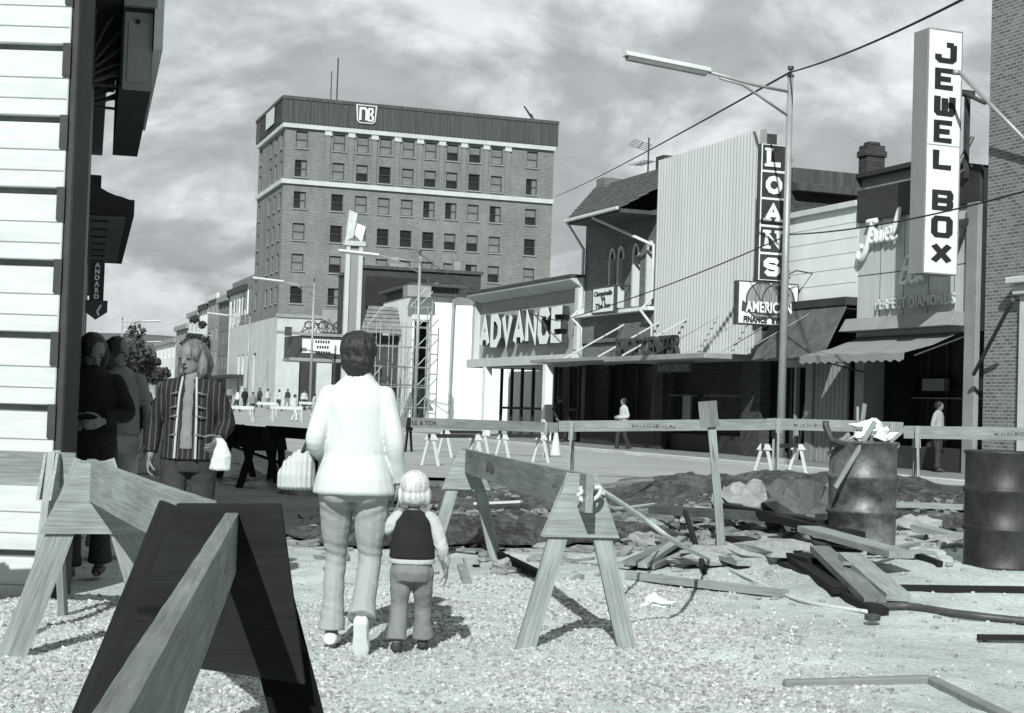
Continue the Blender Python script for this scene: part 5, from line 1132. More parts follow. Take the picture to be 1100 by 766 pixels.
for i, (dx, dz, sd, r_) in enumerate(((.02, .12, 1, .10), (.12, .07, 2, .08), (-.03, .06, 5, .08))):
    mb = MB(); blob_mesh(mb, top+Vector((dx, -.1, dz)), r_, sd, (1.2, .8, .8), .8, 8, 9); tag(mb.build('crumpled_paper', 'white_paint'), ('crumpled white paper, highest in the rubbish drum', 'crumpled white paper on the right side of the rubbish drum', 'crumpled white paper low at the left in the rubbish drum')[i], 'paper')
def stick(a, b, w_, t_, mt, lb, cat='stick', nm='wood_stick', side=(0, 0, 1)):
    o = board(None, a, b, w_, t_, side, mt, nm, .002); tag(o, lb, cat); return o
Yd = c.y
stick(at(897, 524, Yd-.36), at(940, 453, Yd-.2), .035, .02, 'wood_light', 'pale curved lath hanging out over the front of the rubbish drum')
stick(at(921, 478, Yd), at(921, 437, Yd+.05), .03, .02, 'wood_light', 'short upright lath, left of the pair standing in the rubbish drum')
stick(at(923, 478, Yd+.05), at(929, 434, Yd+.1), .035, .02, 'wood_light', 'slightly taller upright lath, right of the pair in the rubbish drum')
stick(at(890, 488, Yd-.1), at(912, 466, Yd), .03, .02, 'wood_light', 'short lath sticking out over the left rim of the rubbish drum'); stick(at(955, 475, Yd-.1), at(972, 461, Yd-.05), .03, .02, 'wood_light', 'short lath sticking out over the right rim of the rubbish drum')
o = MB().tube([at(918, 478, Yd), at(905, 477, Yd-.2), at(893, 472, Yd-.25), at(887, 458, Yd-.2), at(887, 452, Yd-.2)], .028, 8).build('bent_pipe', 'dark_metal', smooth=True); tag(o, 'dark bent pipe hooked over the left rim of the rubbish drum', 'pipe')
# ================================================================== TRENCH SHEETING, RUBBLE, BOARDS
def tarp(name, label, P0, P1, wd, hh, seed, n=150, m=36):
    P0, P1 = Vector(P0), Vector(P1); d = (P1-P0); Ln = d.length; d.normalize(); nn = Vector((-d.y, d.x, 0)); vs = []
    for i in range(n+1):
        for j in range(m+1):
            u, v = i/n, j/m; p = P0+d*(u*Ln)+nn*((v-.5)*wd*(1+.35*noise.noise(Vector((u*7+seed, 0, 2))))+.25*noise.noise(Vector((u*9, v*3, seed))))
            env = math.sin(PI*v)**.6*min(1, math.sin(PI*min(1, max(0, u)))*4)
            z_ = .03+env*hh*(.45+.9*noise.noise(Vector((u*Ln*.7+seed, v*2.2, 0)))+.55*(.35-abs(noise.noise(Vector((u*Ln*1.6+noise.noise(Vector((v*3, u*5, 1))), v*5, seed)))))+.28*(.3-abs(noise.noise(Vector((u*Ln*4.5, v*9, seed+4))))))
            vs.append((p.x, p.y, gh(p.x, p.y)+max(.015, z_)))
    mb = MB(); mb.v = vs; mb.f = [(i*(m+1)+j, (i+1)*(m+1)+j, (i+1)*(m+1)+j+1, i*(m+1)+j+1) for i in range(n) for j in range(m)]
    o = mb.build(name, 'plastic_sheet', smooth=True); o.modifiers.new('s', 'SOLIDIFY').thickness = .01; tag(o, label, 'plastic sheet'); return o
tarp('plastic_sheeting', 'long rumpled black sheeting heaped along the edge of the street', gxy(-1.2, 20.5), gxy(6.2, 25.3), 4.0, .28, 1)
tarp('plastic_sheeting', 'low black sheeting between the child and the centre barricade', gxy(-1.9, 14.6), gxy(1.4, 16.6), 1.6, .24, 5)
tarp('plastic_sheeting', 'black sheeting humped between the two oil drums', gxy(5.0, 20.5), gxy(9.0, 19.5), 2.0, .34, 9)
tarp('plastic_sheeting', 'flat black sheeting behind the right-hand drum', gxy(3.6, 16.3), gxy(7.4, 15.6), 1.3, .18, 13)
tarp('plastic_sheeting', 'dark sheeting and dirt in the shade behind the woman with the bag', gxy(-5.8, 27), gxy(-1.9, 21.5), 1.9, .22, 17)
# near hollow: dark rotten timber pile
rr2 = random.Random(21)
def chunk(px, py, r_, sq, seed, mt, lb, name='concrete_chunk', cat='rubble'):
    p = gp(px, py); mb = MB(); n, m = 10, 14
    blob_mesh(mb, p+Vector((0, 0, r_*sq[2]*.55)), r_, seed, sq, .45, n, m); mb.v = [tuple(Vector(v)+.035*noise.noise_vector(Vector(v)*11)+.015*noise.noise_vector(Vector(v)*29)) for v in mb.v]; o = mb.build(name, mt); tag(o, lb, cat); return o
for a in ((745, 560, .20, (1.3, 1, .5), 1, 'concrete slab lump standing left of the leaning stake'), (800, 552, .25, (1.2, .8, .9), 2, 'pale jagged lump just right of the leaning stake'),
          (860, 568, .29, (1.3, 1, .95), 3, 'big dark triangular rock left of the rubbish drum'), (700, 570, .12, (1.4, 1, .6), 4, 'small flat stone lying left of the leaning stake'),
          (770, 607, .17, (2.2, 1, .55), 5, 'long pale broken block in front of the leaning stake'), (835, 604, .18, (2.0, 1, .6), 6, 'pale block with dark holes left of the board pile'),
          (512, 575, .10, (1.3, 1, .8), 7, 'stone by the foot of the far barricade frame'), (540, 612, .07, (1.2, 1, .8), 8, 'small stone near the far barricade foot'),
          (985, 573, .15, (1.6, 1, .7), 9, 'pale block lying just right of the rubbish drum'), (1020, 588, .13, (1.8, 1, .6), 10, 'low block of rubble left of the black drum'),
          (705, 651, .07, (1.4, 1, .5), 11, 'white stone lying right of the near barricade leg'), (690, 585, .12, (1.5, 1, .6), 12, 'grey lump behind the near barricade leg'), (970, 600, .10, (1.5, 1, .5), 13, 'small stone in front of the rubbish drum')):
    chunk(*a[:5], 'white_paint' if a[4] == 11 else ('slate_tile' if a[4] == 3 else 'rock'), a[5])
def plank(p, q, w_, t_, mt, lb, dz=(.03, .03), nm='loose_board', side=None, cat='board'):
    a = gp(*p); b = gp(*q); a.z += dz[0]; b.z += dz[1]; dd = (b-a).normalized(); sd = side or Vector((-dd.y, dd.x, 0))
    if side == 'v': sd = Vector((0, 0, 1))
    o = board(None, a, b, w_, t_, sd, mt, nm, .003); tag(o, lb, cat, 'boards in the rubble'); return o
plank((676, 622), (842, 642), .10, .05, 'wood_light', 'long board lying flat across the dust right of the near barricade leg')
plank((668, 612), (716, 594), .12, .04, 'wood_light', 'lowest board of the small fanned stack by the near barricade leg')
plank((676, 614), (722, 592), .10, .04, 'wood_mid', 'second board of the small fanned stack', (.07, .07)); plank((690, 614), (733, 591), .08, .04, 'wood_light', 'third board of the small fanned stack', (.05, .11)); plank((700, 613), (738, 596), .05, .04, 'wood_mid', 'thin right-hand board of the small fanned stack')
plank((868, 597), (968, 620), .20, .05, 'wood_light', 'thick pale board on top of the pile below the rubbish drum', (.22, .16)); plank((880, 612), (940, 655), .15, .05, 'wood_mid', 'grey board slanting to the front of the pile', (.16, .05))
plank((912, 616), (965, 650), .17, .05, 'wood_light', 'pale board slanting at the right of the pile', (.13, .05)); plank((905, 603), (1004, 600), .10, .03, 'wood_light', 'thin bright board right of the pile', (.12, .04))
plank((935, 612), (985, 597), .06, .03, 'wood_light', 'narrow bright lath crossing beside the drum foot', (.12, .10)); plank((700, 560), (870, 577), .09, .10, 'wood_old', 'long old beam lying left to right behind the hollow', (.14, .16))
plank((775, 565), (885, 588), .15, .06, 'wood_dark', 'dark rotten beam left of the pile', (.22, .20)); plank((835, 580), (918, 597), .18, .07, 'wood_dark', 'dark tarred beam at the back of the pile', (.2, .16)); plank((790, 588), (880, 612), .2, .05, 'wood_dark', 'dark board under the pile', (.08, .06))
plank((815, 598), (945, 662), .12, .05, 'wood_dark', 'dark charred board at the front edge of the pile', (.05, .03)); plank((845, 590), (925, 640), .4, .05, 'wood_dark', 'broad dark board lying under the pale boards', (.05, .03))
plank((640, 545), (700, 538), .06, .03, 'wood_light', 'thin pale lath on the black sheeting', (.3, .3)); plank((715, 590), (800, 612), .14, .04, 'wood_light', 'broken pale board leading to the dark hollow', (.10, .05))
plank((735, 576), (757, 618), .04, .04, 'wood_dark', 'short dark stick crossing the pale broken board', (.25, .03)); plank((985, 578), (1036, 586), .16, .06, 'wood_light', 'pale short beam between the two drums', (.1, .06))
plank((960, 635), (1100, 637), .05, .05, 'wood_dark', 'thin dark batten lying toward the right edge', (.02, .02)); plank((1050, 690), (1115, 691), .05, .03, 'wood_dark', 'short batten at the lower right edge')
plank((985, 600), (1010, 610), .04, .04, 'wood_dark', 'short dark stick pointing away from the drum foot'); plank((960, 553), (1035, 556), .12, .06, 'wood_light', 'pale plank on the black sheeting between the drums', (.12, .12)); plank((505, 583), (590, 625), .06, .05, 'wood_dark', 'dark batten lying on the gravel between the barricade frames', (.02, .02))
plank((510, 551), (560, 549), .10, .03, 'light_paint', 'short bright board behind the far barricade frame', (.12, .12))
def cable(name, pts, r, mt, lb, cat, dz=.02, lift=None):
    P = []
    for i, p in enumerate(pts):
        q = gp(p[0], p[1]) if len(p) == 2 else at(p[0], p[1], p[2]); 
        if len(p) == 2: q.z += dz
        P.append(q)
    Q = []
    for i in range(len(P)-1):
        p0, p1, p2, p3 = P[max(i-1, 0)], P[i], P[i+1], P[min(i+2, len(P)-1)]
        for k in range(6):
            t = k/6; Q.append(0.5*((2*p1)+(-p0+p2)*t+(2*p0-5*p1+4*p2-p3)*t*t+(-p0+3*p1-3*p2+p3)*t**3))
    Q.append(P[-1]); o = MB().tube(Q, r, 8).build(name, mt, smooth=True); tag(o, lb, cat); return o
cable('pipe', [(940, 657), (975, 656), (1020, 663), (1060, 668), (1115, 674)], .025, 'dark_metal', 'dark iron pipe lying from the pile to the right edge', 'pipe', .03)
cable('rope', [(622, 526, 8.42), (640, 524, 8.42), (690, 556, 9.0), (730, 585, 9.6), (765, 605), (800, 622), (860, 648), (935, 661)], .014, 'rope', 'pale rope tied to the near barricade frame and trailing to the board pile', 'rope')
cable('rope', [(648, 530, 8.45), (660, 546, 10), (705, 541, 13)], .010, 'rope', 'short rope end lying back from the near barricade frame', 'rope')
cable('rope_knot', [(620, 533, 8.36), (630, 526, 8.36), (645, 524, 8.37), (640, 535, 8.37), (624, 537, 8.36), (628, 522, 8.4), (645, 530, 8.4)], .012, 'rope', 'knot of pale rope around the top of the near barricade frame', 'rope')
tag(MB().lathe([(.035, -.02), (.05, -.015), (.05, .015), (.035, .02)], gp(937, 672, .05), 16).build('iron_ring', 'dark_metal'), 'small dark ring at the front tip of the board pile', 'ring')
# scattered bits as one uncountable litter
mb = MB()
for _ in range(1900):
    X = rr2.uniform(-2.2, 8.5); Y = rr2.triangular(11.5, 27, 17)
    if abs(X) > .36*Y: continue
    s_ = rr2.uniform(.01, .05)*(1+rr2.random()**3); z_ = gh(X, Y)
    if rr2.random() < .5:
        a = rr2.random()*6.3; l_ = s_*rr2.uniform(1.5, 5); XX = Matrix.Translation((X, Y, z_+.02)) @ Matrix.Rotation(a, 4, 'Z') @ Matrix.Rotation(rr2.uniform(-.3, .3), 4, 'Y'); mb.box(-l_, l_, -s_*.5, s_*.5, -.012, .012, X=XX)
    else: blob_mesh(mb, (X, Y, z_+s_*.3+(.25*max(0, noise.noise(Vector((X, Y, 3)))) if 18 < Y < 25 else 0)), s_, rr2.random()*9, (1.2, 1, .7), .6, 4, 6)
tag(mb.build('rubble_litter', 'rubble'), 'small broken stone and splinters strewn over the dug-up strip', None, None, 'stuff')
mb = MB()
for _ in range(420):
    X = rr2.uniform(.6, 5.2); Y = rr2.uniform(5.2, 13)
    if abs(X) > .36*Y: continue
    s_ = rr2.uniform(.008, .03); blob_mesh(mb, (X, Y, gh(X, Y)+s_*.2), s_, rr2.random()*9, (1.2, 1, .6), .6, 3, 5)
tag(mb.build('loose_stones', 'rock'), 'small loose stones scattered on the pale dust at right', None, None, 'stuff')
# ================================================================== PEOPLE
V3 = Vector
def loft(mb, rings, n=16, e=2.0):
    """rings: (centre, rx, ry[, ax, ay]) ; cross-section in given axes (default world x, y); ends closed by domes"""
    vs = []; m = len(rings)
    for r in rings:
        c, rx, ry = Vector(r[0]), r[1], r[2]; ax = Vector(r[3]) if len(r) > 3 else V3((1, 0, 0)); ay = Vector(r[4]) if len(r) > 4 else V3((0, 1, 0))
        for k in range(n):
            t = 2*PI*k/n; vs.append(c+ax*(rx*math.cos(t))+ay*(ry*math.sin(t)))
    fs = [(i*n+k, i*n+(k+1) % n, (i+1)*n+(k+1) % n, (i+1)*n+k) for i in range(m-1) for k in range(n)]+[tuple(range(n-1, -1, -1)), tuple((m-1)*n+k for k in range(n))]
    mb.add(vs, fs)
def limb(mb, pts, rad, n=14, flat=None, cut=False):
    """smooth limb through joints with per-joint radius, round ends"""
    P = [Vector(p) for p in pts]; Q = []; R = []
    for i in range(len(P)-1):
        p0, p1, p2, p3 = P[max(i-1, 0)], P[i], P[i+1], P[min(i+2, len(P)-1)]
        for k in range(5):
            t = k/5; Q.append(0.5*((2*p1)+(-p0+p2)*t+(2*p0-5*p1+4*p2-p3)*t*t+(-p0+3*p1-3*p2+p3)*t**3)); R.append(rad[i]+(rad[i+1]-rad[i])*(t*t*(3-2*t)))
    Q.append(P[-1]); R.append(rad[-1]); rings = []; up = V3((0, 1, 0))
    d0 = (Q[1]-Q[0]).normalized(); d1 = (Q[-1]-Q[-2]).normalized()
    ext = [(Q[0]-d0*R[0]*.85, R[0]*.4), (Q[0]-d0*R[0]*.5, R[0]*.85)]; ex2 = [(Q[-1]+d1*R[-1]*.5, R[-1]*.85), (Q[-1]+d1*R[-1]*.85, R[-1]*.4)]
    A = ext+list(zip(Q, R))+([] if cut else ex2)
    for i, (p, r) in enumerate(A):
        t = (A[min(i+1, len(A)-1)][0]-A[max(i-1, 0)][0]).normalized(); a = t.cross(up); a = a.normalized() if a.length > .05 else t.cross(V3((1, 0, 0))).normalized(); b = a.cross(t).normalized()
        rings.append((p, r, r, a, b) if not flat else (p, r*flat[0], r*flat[1], a, b))
    loft(mb, rings, n)
def ell(mb, c, r, X=None, n=12, m=16):
    vs = [V3(c)+V3((r[0]*math.sin(PI*i/n)*math.cos(2*PI*j/m), r[1]*math.sin(PI*i/n)*math.sin(2*PI*j/m), r[2]*math.cos(PI*i/n))) for i in range(n+1) for j in range(m)]
    mb.add(vs, [(i*m+j, (i+1)*m+j, (i+1)*m+(j+1) % m, i*m+(j+1) % m) for i in range(n) for j in range(m)])
def fuse(mb, name, mat, parent, vox=.008, smooth=6, wrinkle=0.0, wscale=9, seed=0, wz=1.0):
    o = bpy.data.objects.new(name, mb.mesh(name)); o.data.materials.append(MATS[mat]); 
    r = o.modifiers.new('r', 'REMESH'); r.mode = 'VOXEL'; r.voxel_size = vox; r.use_smooth_shade = True
    s_ = o.modifiers.new('s', 'SMOOTH'); s_.iterations = smooth; s_.factor = .5
    me = evalmesh(o); o.modifiers.clear(); o.data = me; COL.objects.link(o)
    if parent: o.parent = parent
    if wrinkle:
        cs = [v.co.copy() for v in me.vertices]; ns = [v.normal.copy() for v in me.vertices]; out_ = []
        for c, nn in zip(cs, ns):
            a_ = noise.noise(V3((c.x*wscale+seed, c.y*wscale, c.z*wscale*wz))); f = .9*(.35-abs(a_)*1.6)+.5*(.3-abs(noise.noise(V3((c.x*wscale*2.1+a_*1.5, c.y*wscale*2.1+seed, c.z*wscale*2.1*wz+c.x*4)))))+.3*a_
            out_.extend(c+nn*(f*wrinkle))
        me.vertices.foreach_set('co', out_); me.update()
    me.polygons.foreach_set('use_smooth', [True]*len(me.polygons)); return o
def hand(mb, w, d, palm, sc=1.0, curl=.5, thumb_side=1):
    """w wrist, d direction of the hand, palm normal; four unequal bent fingers and a side thumb"""
    w, d, p = V3(w), V3(d).normalized(), V3(palm); p = (p-d*p.dot(d)).normalized(); s = d.cross(p)*thumb_side
    L = .185*sc
    rings = [(w+d*(L*t), L*a, L*b, s, p) for t, a, b in ((-.05, .14, .12), (.05, .17, .12), (.25, .22, .12), (.42, .22, .10), (.5, .19, .08))]
    loft(mb, rings, 12)
    for k, (o_, ln) in enumerate(((.165, .42), (.055, .47), (-.055, .43), (-.16, .33))):
        b = w+d*(L*.46)+s*(L*o_); a1 = d; pts = [b-d*(L*.1)]; ang = 0; q = b
        for j, f in enumerate((.42, .32, .26)):
            pts.append(q); ang += curl*(.35, .6, .5)[j]; q = q+(d*math.cos(ang)+p*math.sin(ang)+s*(o_*.15))*(L*ln*f)
        pts.append(q); limb(mb, pts, [L*.05, L*.048, L*.044, L*.04, L*.035], 8)
    b = w+d*(L*.12)+s*(L*.13); limb(mb, [b, b+(d*.6+s*.75+p*.25)*(L*.2), b+(d*1.0+s*.8+p*.5)*(L*.32), b+(d*1.25+s*.65+p*.8)*(L*.42)], [L*.07, L*.058, L*.05, L*.04], 8)
def head(mb, c, fwd, sc=1.0, tilt=0.0):
    """c: centre of the head; fwd: facing direction (horizontal)"""
    f = V3(fwd).normalized(); r = f.cross(V3((0, 0, 1))).normalized(); u = r.cross(f); 
    if tilt: f, u = (f*math.cos(tilt)-u*math.sin(tilt)), (u*math.cos(tilt)+f*math.sin(tilt))
    c = V3(c); k = .112*sc
    def P(x, y, z): return c+r*(x*k)+f*(y*k)+u*(z*k)
    rings = []
    for z, a, b, o_ in ((-1.0, .18, .22, .42), (-.93, .34, .42, .34), (-.75, .48, .60, .2), (-.45, .60, .76, .05), (-.1, .67, .84, 0), (.2, .70, .88, -.03), (.5, .66, .84, -.04), (.78, .48, .64, -.04), (.95, .24, .34, -.04), (1.0, .08, .12, -.04)):
        rings.append((P(0, o_, z), a*k, b*k, r, f))
    loft(mb, rings, 18)
    loft(mb, [(P(0, .80, .12), .05*k, .06*k, r, f), (P(0, .90, -.1), .09*k, .12*k, r, f), (P(0, .97, -.26), .13*k, .14*k, r, f), (P(0, .84, -.36), .10*k, .08*k, r, f)], 8)   # nose
    for s in (-1, 1):
        ell(mb, P(s*.69, -.05, -.08), (.06*k+.008, .012, .22*k)); ell(mb, P(s*.30, .70, -.02), (.13*k,)*3)
        ell(mb, P(s*.27, .74, .16), (.2*k, .1*k, .06*k))
    ell(mb, P(0, .80, -.52), (.2*k, .09*k, .05*k)); ell(mb, P(0, .79, -.60), (.17*k, .09*k, .05*k))
    return P, r, f, u
def person(label, loc, rz, group=None): return emp('person', label, 'person', loc=loc, rz=rz, group=group)
# ---------------------------------------------------------------- woman in white seen from behind (local +y = walking direction, away from the viewer)
HX = (384-550)/206.0; p = gat(383, 8.25)
W1 = person('dark-haired woman in white overblouse and pale slacks walking away', (p.x, p.y, .0), 0)
hipL, hipR = V3((-.092, 0, .86)), V3((.092, 0, .86))
kL, aL = V3((-.10, .16, .47)), V3((-.105, .13, .09))
kR, aR = V3((.085, .10, .46)), V3((.075, -.15, .17))
body = MB()
for h_, k_, a_ in ((hipL, kL, aL), (hipR, kR, aR)): limb(body, [h_, k_, a_], [.072, .044, .034])
limb(body, [aL, aL+V3((0, .08, -.05)), aL+V3((0, .16, -.06))], [.036, .034, .028]); limb(body, [aR, aR+V3((0, .06, -.08)), aR+V3((0, .09, -.15))], [.036, .034, .028])
loft(body, [((0, 0, .80), .14, .09), ((0, 0, .9), .14, .10), ((0, 0, 1.02), .115, .075), ((0, .0, 1.18), .12, .075), ((0, 0, 1.30), .125, .072), ((0, 0, 1.38), .09, .058), ((0, .01, 1.42), .06, .055)], 18)
limb(body, [(0, 0, 1.38), (0, .015, 1.47)], [.052, .048])
hc = V3((-.005, .03, 1.535)); head(body, hc, (.0, 1, 0), .95)
shL, eL, wL = V3((-.142, -.01, 1.32)), V3((-.205, -.05, 1.09)), V3((-.185, .15, .985)); shR, eR, wR = V3((.142, -.01, 1.32)), V3((.205, -.04, 1.09)), V3((.225, .06, .87))
for s_, e_, w_ in ((shL, eL, wL), (shR, eR, wR)): limb(body, [s_, e_, w_], [.036, .029, .024])
hand(body, wL, (.35, .7, .3), (1, 0, 0), .95, .9, 1); hand(body, wR, (.10, .1, -1), (-1, 0, .2), .95, .8, -1)
fuse(body, 'body', 'skin', W1, .006, 3)
pants = MB()
loft(pants, [((0, .0, .78), .17, .125), ((0, -.015, .86), .180, .145), ((0, -.01, .95), .168, .135), ((0, 0, 1.0), .15, .12)], 20)
for s in (-1, 1): ell(pants, (s*.080, -.060, .845), (.088, .085, .095))
limb(pants, [hipL, (hipL+kL)/2+V3((0, .01, 0)), kL, (kL+aL)/2, aL+V3((0, 0, .0))], [.104, .082, .057, .056, .072], cut=True); limb(pants, [hipR, (hipR+kR)/2, kR, (kR+aR)/2, aR+V3((0, .015, .02))], [.104, .084, .061, .060, .076], cut=True)
fuse(pants, 'trousers', 'cloth_gray', W1, .007, 2, .0045, 6, 3, 1.6)
tr = W1.children[-1].data; nl = [v.normal.copy() for v in tr.vertices]
for v, nn in zip(tr.vertices, nl):
    z_ = v.co.z; a_ = abs(v.co.x)
    k1_ = math.exp(-((z_-.50)/.07)**2)*.0022*math.sin((z_+.25*v.co.x)*120) + math.exp(-((z_-.73)/.05)**2)*.0025*math.sin((z_-.5*a_)*95) + math.exp(-((z_-.20)/.05)**2)*.002*math.sin((z_+.3*v.co.x)*110)
    if z_ < .75: k1_ += .0025*math.exp(-((a_-.095)/.012)**2)*(1 if nn.y < -.3 else 0)
    v.co = v.co+nn*k1_
sh = MB()
loft(sh, [((0, 0, .815), .212, .172), ((0, -.010, .83), .212, .174), ((0, -.015, .9), .198, .164), ((0, 0, 1.02), .160, .122), ((0, 0, 1.15), .166, .118), ((0, -.005, 1.28), .172, .110), ((0, -.01, 1.345), .150, .092), ((0, 0, 1.385), .115, .078), ((0, .01, 1.435), .065, .062)], 22)
limb(sh, [V3((-.138, -.005, 1.325)), (shL+eL)/2, eL, (eL+wL)/2+V3((0, -.0, 0)), wL-V3((.0, .06, -.02))], [.060, .058, .050, .046, .040], cut=True); limb(sh, [V3((.138, -.005, 1.325)), (shR+eR)/2, eR, (eR+wR)/2, wR+V3((0, 0, .02))], [.060, .058, .050, .046, .038], cut=True)
fuse(sh, 'overblouse', 'cloth_white', W1, .007, 2, .007, 5, 1, .7)
cl = MB(); loft(cl, [((0, .01, 1.405), .088, .078), ((0, .01, 1.425), .075, .068), ((0, .012, 1.45), .068, .062)], 20); fuse(cl, 'collar', 'cloth_white', W1, .006, 2)
hr = MB(); ell(hr, hc+V3((0, -.015, .035)), (.098, .108, .098)); ell(hr, hc+V3((0, -.045, -.03)), (.088, .075, .08)); ell(hr, hc+V3((.0, -.05, -.085)), (.055, .045, .05)); ell(hr, hc+V3((-.03, .0, .085)), (.06, .07, .04)); ell(hr, hc+V3((.035, -.02, .08)), (.055, .06, .04))
fuse(hr, 'hair', 'hair_dark', W1, .006, 2, .007, 26, 2)
for a_, dn, nm, tl in ((aL, V3((0, 1, -.1)), 'shoe', 0), (aR, V3((0, .45, -1)), 'shoe', 1)):
    s_ = MB(); d = dn.normalized(); q = a_+V3((0, -.02, -.045)) if not tl else a_+V3((0, .0, -.01)); sd = V3((1, 0, 0)); nrm = sd.cross(d)
    loft(s_, [(q-d*.045, .030, .026, sd, nrm), (q-d*.02, .040, .036, sd, nrm), (q+d*.05, .040, .036, sd, nrm), (q+d*.12, .046, .030, sd, nrm), (q+d*.17, .040, .022, sd, nrm), (q+d*.195, .018, .012, sd, nrm)], 16)
    fuse(s_, nm, 'shoe_white', W1, .006, 2)
    so_ = MB(); loft(so_, [(q-d*.03-nrm*.036, .034, .008, sd, nrm), (q+d*.05-nrm*.036, .032, .006, sd, nrm), (q+d*.13-nrm*.030, .042, .006, sd, nrm), (q+d*.18-nrm*.024, .030, .006, sd, nrm)], 12); so_.build('sole', 'leather_dark' if not tl else 'shoe_white', W1)
# her bag, a separate thing
BG = emp('handbag', 'ribbed pale handbag hanging from the left arm of the woman in white', 'handbag', loc=(p.x-.31, p.y+.06, .0)); bz = .825
mb = MB(); loft(mb, [((0, 0, bz), .085, .05), ((0, 0, bz+.012), .10, .075), ((0, 0, bz+.08), .100, .085), ((.015, 0, bz+.15), .080, .07), ((.035, 0, bz+.20), .045, .035), ((.04, 0, bz+.215), .02, .02)], 20); o = fuse(mb, 'pouch', 'cloth_light', BG, .006, 2)
nl = [v.normal.copy() for v in o.data.vertices]
for v, nn in zip(o.data.vertices, nl): v.co = v.co+nn*(.0025*math.sin(v.co.x*260))
mb = MB().tube([(.03, -.035, bz+.195), (.07, -.07, bz+.28), (.13, -.04, bz+.30), (.12, .03, bz+.26), (.05, .02, bz+.20)], .009, 8); mb.build('handle', 'leather_dark', BG, smooth=True)
# ---------------------------------------------------------------- child
pc = gat(448, 8.3); CH = person('small blond child in dark vest with pale sleeves beside the woman in white', (pc.x, pc.y, 0), 0)
b = MB(); hl, hr_ = V3((-.055, 0, .42)), V3((.055, 0, .42)); k1, a1_ = V3((-.06, .03, .24)), V3((-.065, -.03, .06)); k2, a2_ = V3((.06, .08, .24)), V3((.065, .11, .06))
for h_, k_, a_ in ((hl, k1, a1_), (hr_, k2, a2_)): limb(b, [h_, k_, a_], [.05, .036, .027])
for a_ in (a1_, a2_): limb(b, [a_, a_+V3((0, .05, -.035)), a_+V3((0, .10, -.04))], [.025, .024, .02])
loft(b, [((0, 0, .40), .095, .075), ((0, 0, .5), .09, .07), ((0, 0, .62), .10, .07), ((0, 0, .70), .09, .055), ((0, 0, .735), .035, .035)], 16); limb(b, [(0, 0, .71), (0, .01, .78)], [.034, .033])
hc2 = V3((.0, .01, .845)); head(b, hc2, (0, 1, 0), .88)
s1, e1, w1_ = V3((-.10, 0, .69)), V3((-.155, .02, .63)), V3((-.165, .04, .78)); s2, e2, w2_ = V3((.10, 0, .69)), V3((.15, -.01, .555)), V3((.175, .03, .44))
limb(b, [s1, e1, w1_], [.030, .025, .019]); limb(b, [s2, e2, w2_], [.030, .025, .019]); hand(b, w1_, (.05, .1, 1), (1, 0, 0), .6, .9, 1); hand(b, w2_, (.1, .1, -1), (-1, 0, 0), .6, .5, -1)
fuse(b, 'body', 'skin', CH, .005, 3)
t = MB(); loft(t, [((0, 0, .37), .10, .08), ((0, -.01, .42), .108, .092), ((0, 0, .49), .10, .08)], 18); limb(t, [hl, (hl+k1)/2, k1, (k1+a1_)/2, a1_], [.062, .055, .046, .048, .058], cut=True); limb(t, [hr_, (hr_+k2)/2, k2, (k2+a2_)/2, a2_], [.062, .055, .046, .048, .058], cut=True); fuse(t, 'trousers', 'cloth_mid', CH, .007, 3, .004, 16, 2)
t = MB(); loft(t, [((0, 0, .485), .118, .095), ((0, 0, .50), .120, .098), ((0, 0, .6), .112, .088), ((0, 0, .68), .104, .075), ((0, 0, .715), .07, .055), ((0, 0, .74), .042, .042)], 20); fuse(t, 'vest', 'cloth_black', CH, .007, 3, .003, 14, 1)
t = MB(); loft(t, [((0, 0, .462), .118, .096), ((0, 0, .487), .119, .097)], 20); fuse(t, 'waistband', 'cloth_light', CH, .006, 2)
for s_, e_, w_ in ((s1, e1, w1_-V3((0, 0, .02))), (s2, e2, w2_+V3((0, 0, .025)))):
    t = MB(); limb(t, [s_+V3((-.02 if s_.x > 0 else .02, 0, .012)), s_+V3((.012 if s_.x > 0 else -.012, 0, -.03)), e_, (e_+w_)/2, w_], [.036, .040, .036, .032, .025]); fuse(t, 'sleeve', 'cloth_light', CH, .006, 3, .005, 24, 4)
t = MB(); ell(t, hc2+V3((0, -.012, .022)), (.080, .090, .082)); ell(t, hc2+V3((0, -.03, -.035)), (.074, .066, .052)); 
for s in (-1, 1): ell(t, hc2+V3((s*.062, -.01, -.03)), (.028, .05, .055))
fuse(t, 'hair', 'hair_blond', CH, .005, 2, .0012, 30, 2, .3)
for a_ in (a1_, a2_):
    s_ = MB(); q = a_+V3((0, 0, -.03)); loft(s_, [(q+V3((0, -.035, 0)), .018, .02, V3((1, 0, 0)), V3((0, 0, 1))), (q+V3((0, -.015, 0)), .03, .028, V3((1, 0, 0)), V3((0, 0, 1))), (q+V3((0, .05, 0)), .032, .026, V3((1, 0, 0)), V3((0, 0, 1))), (q+V3((0, .105, -.004)), .026, .018, V3((1, 0, 0)), V3((0, 0, 1)))], 14); fuse(s_, 'shoe', 'leather_dark', CH, .005, 2)
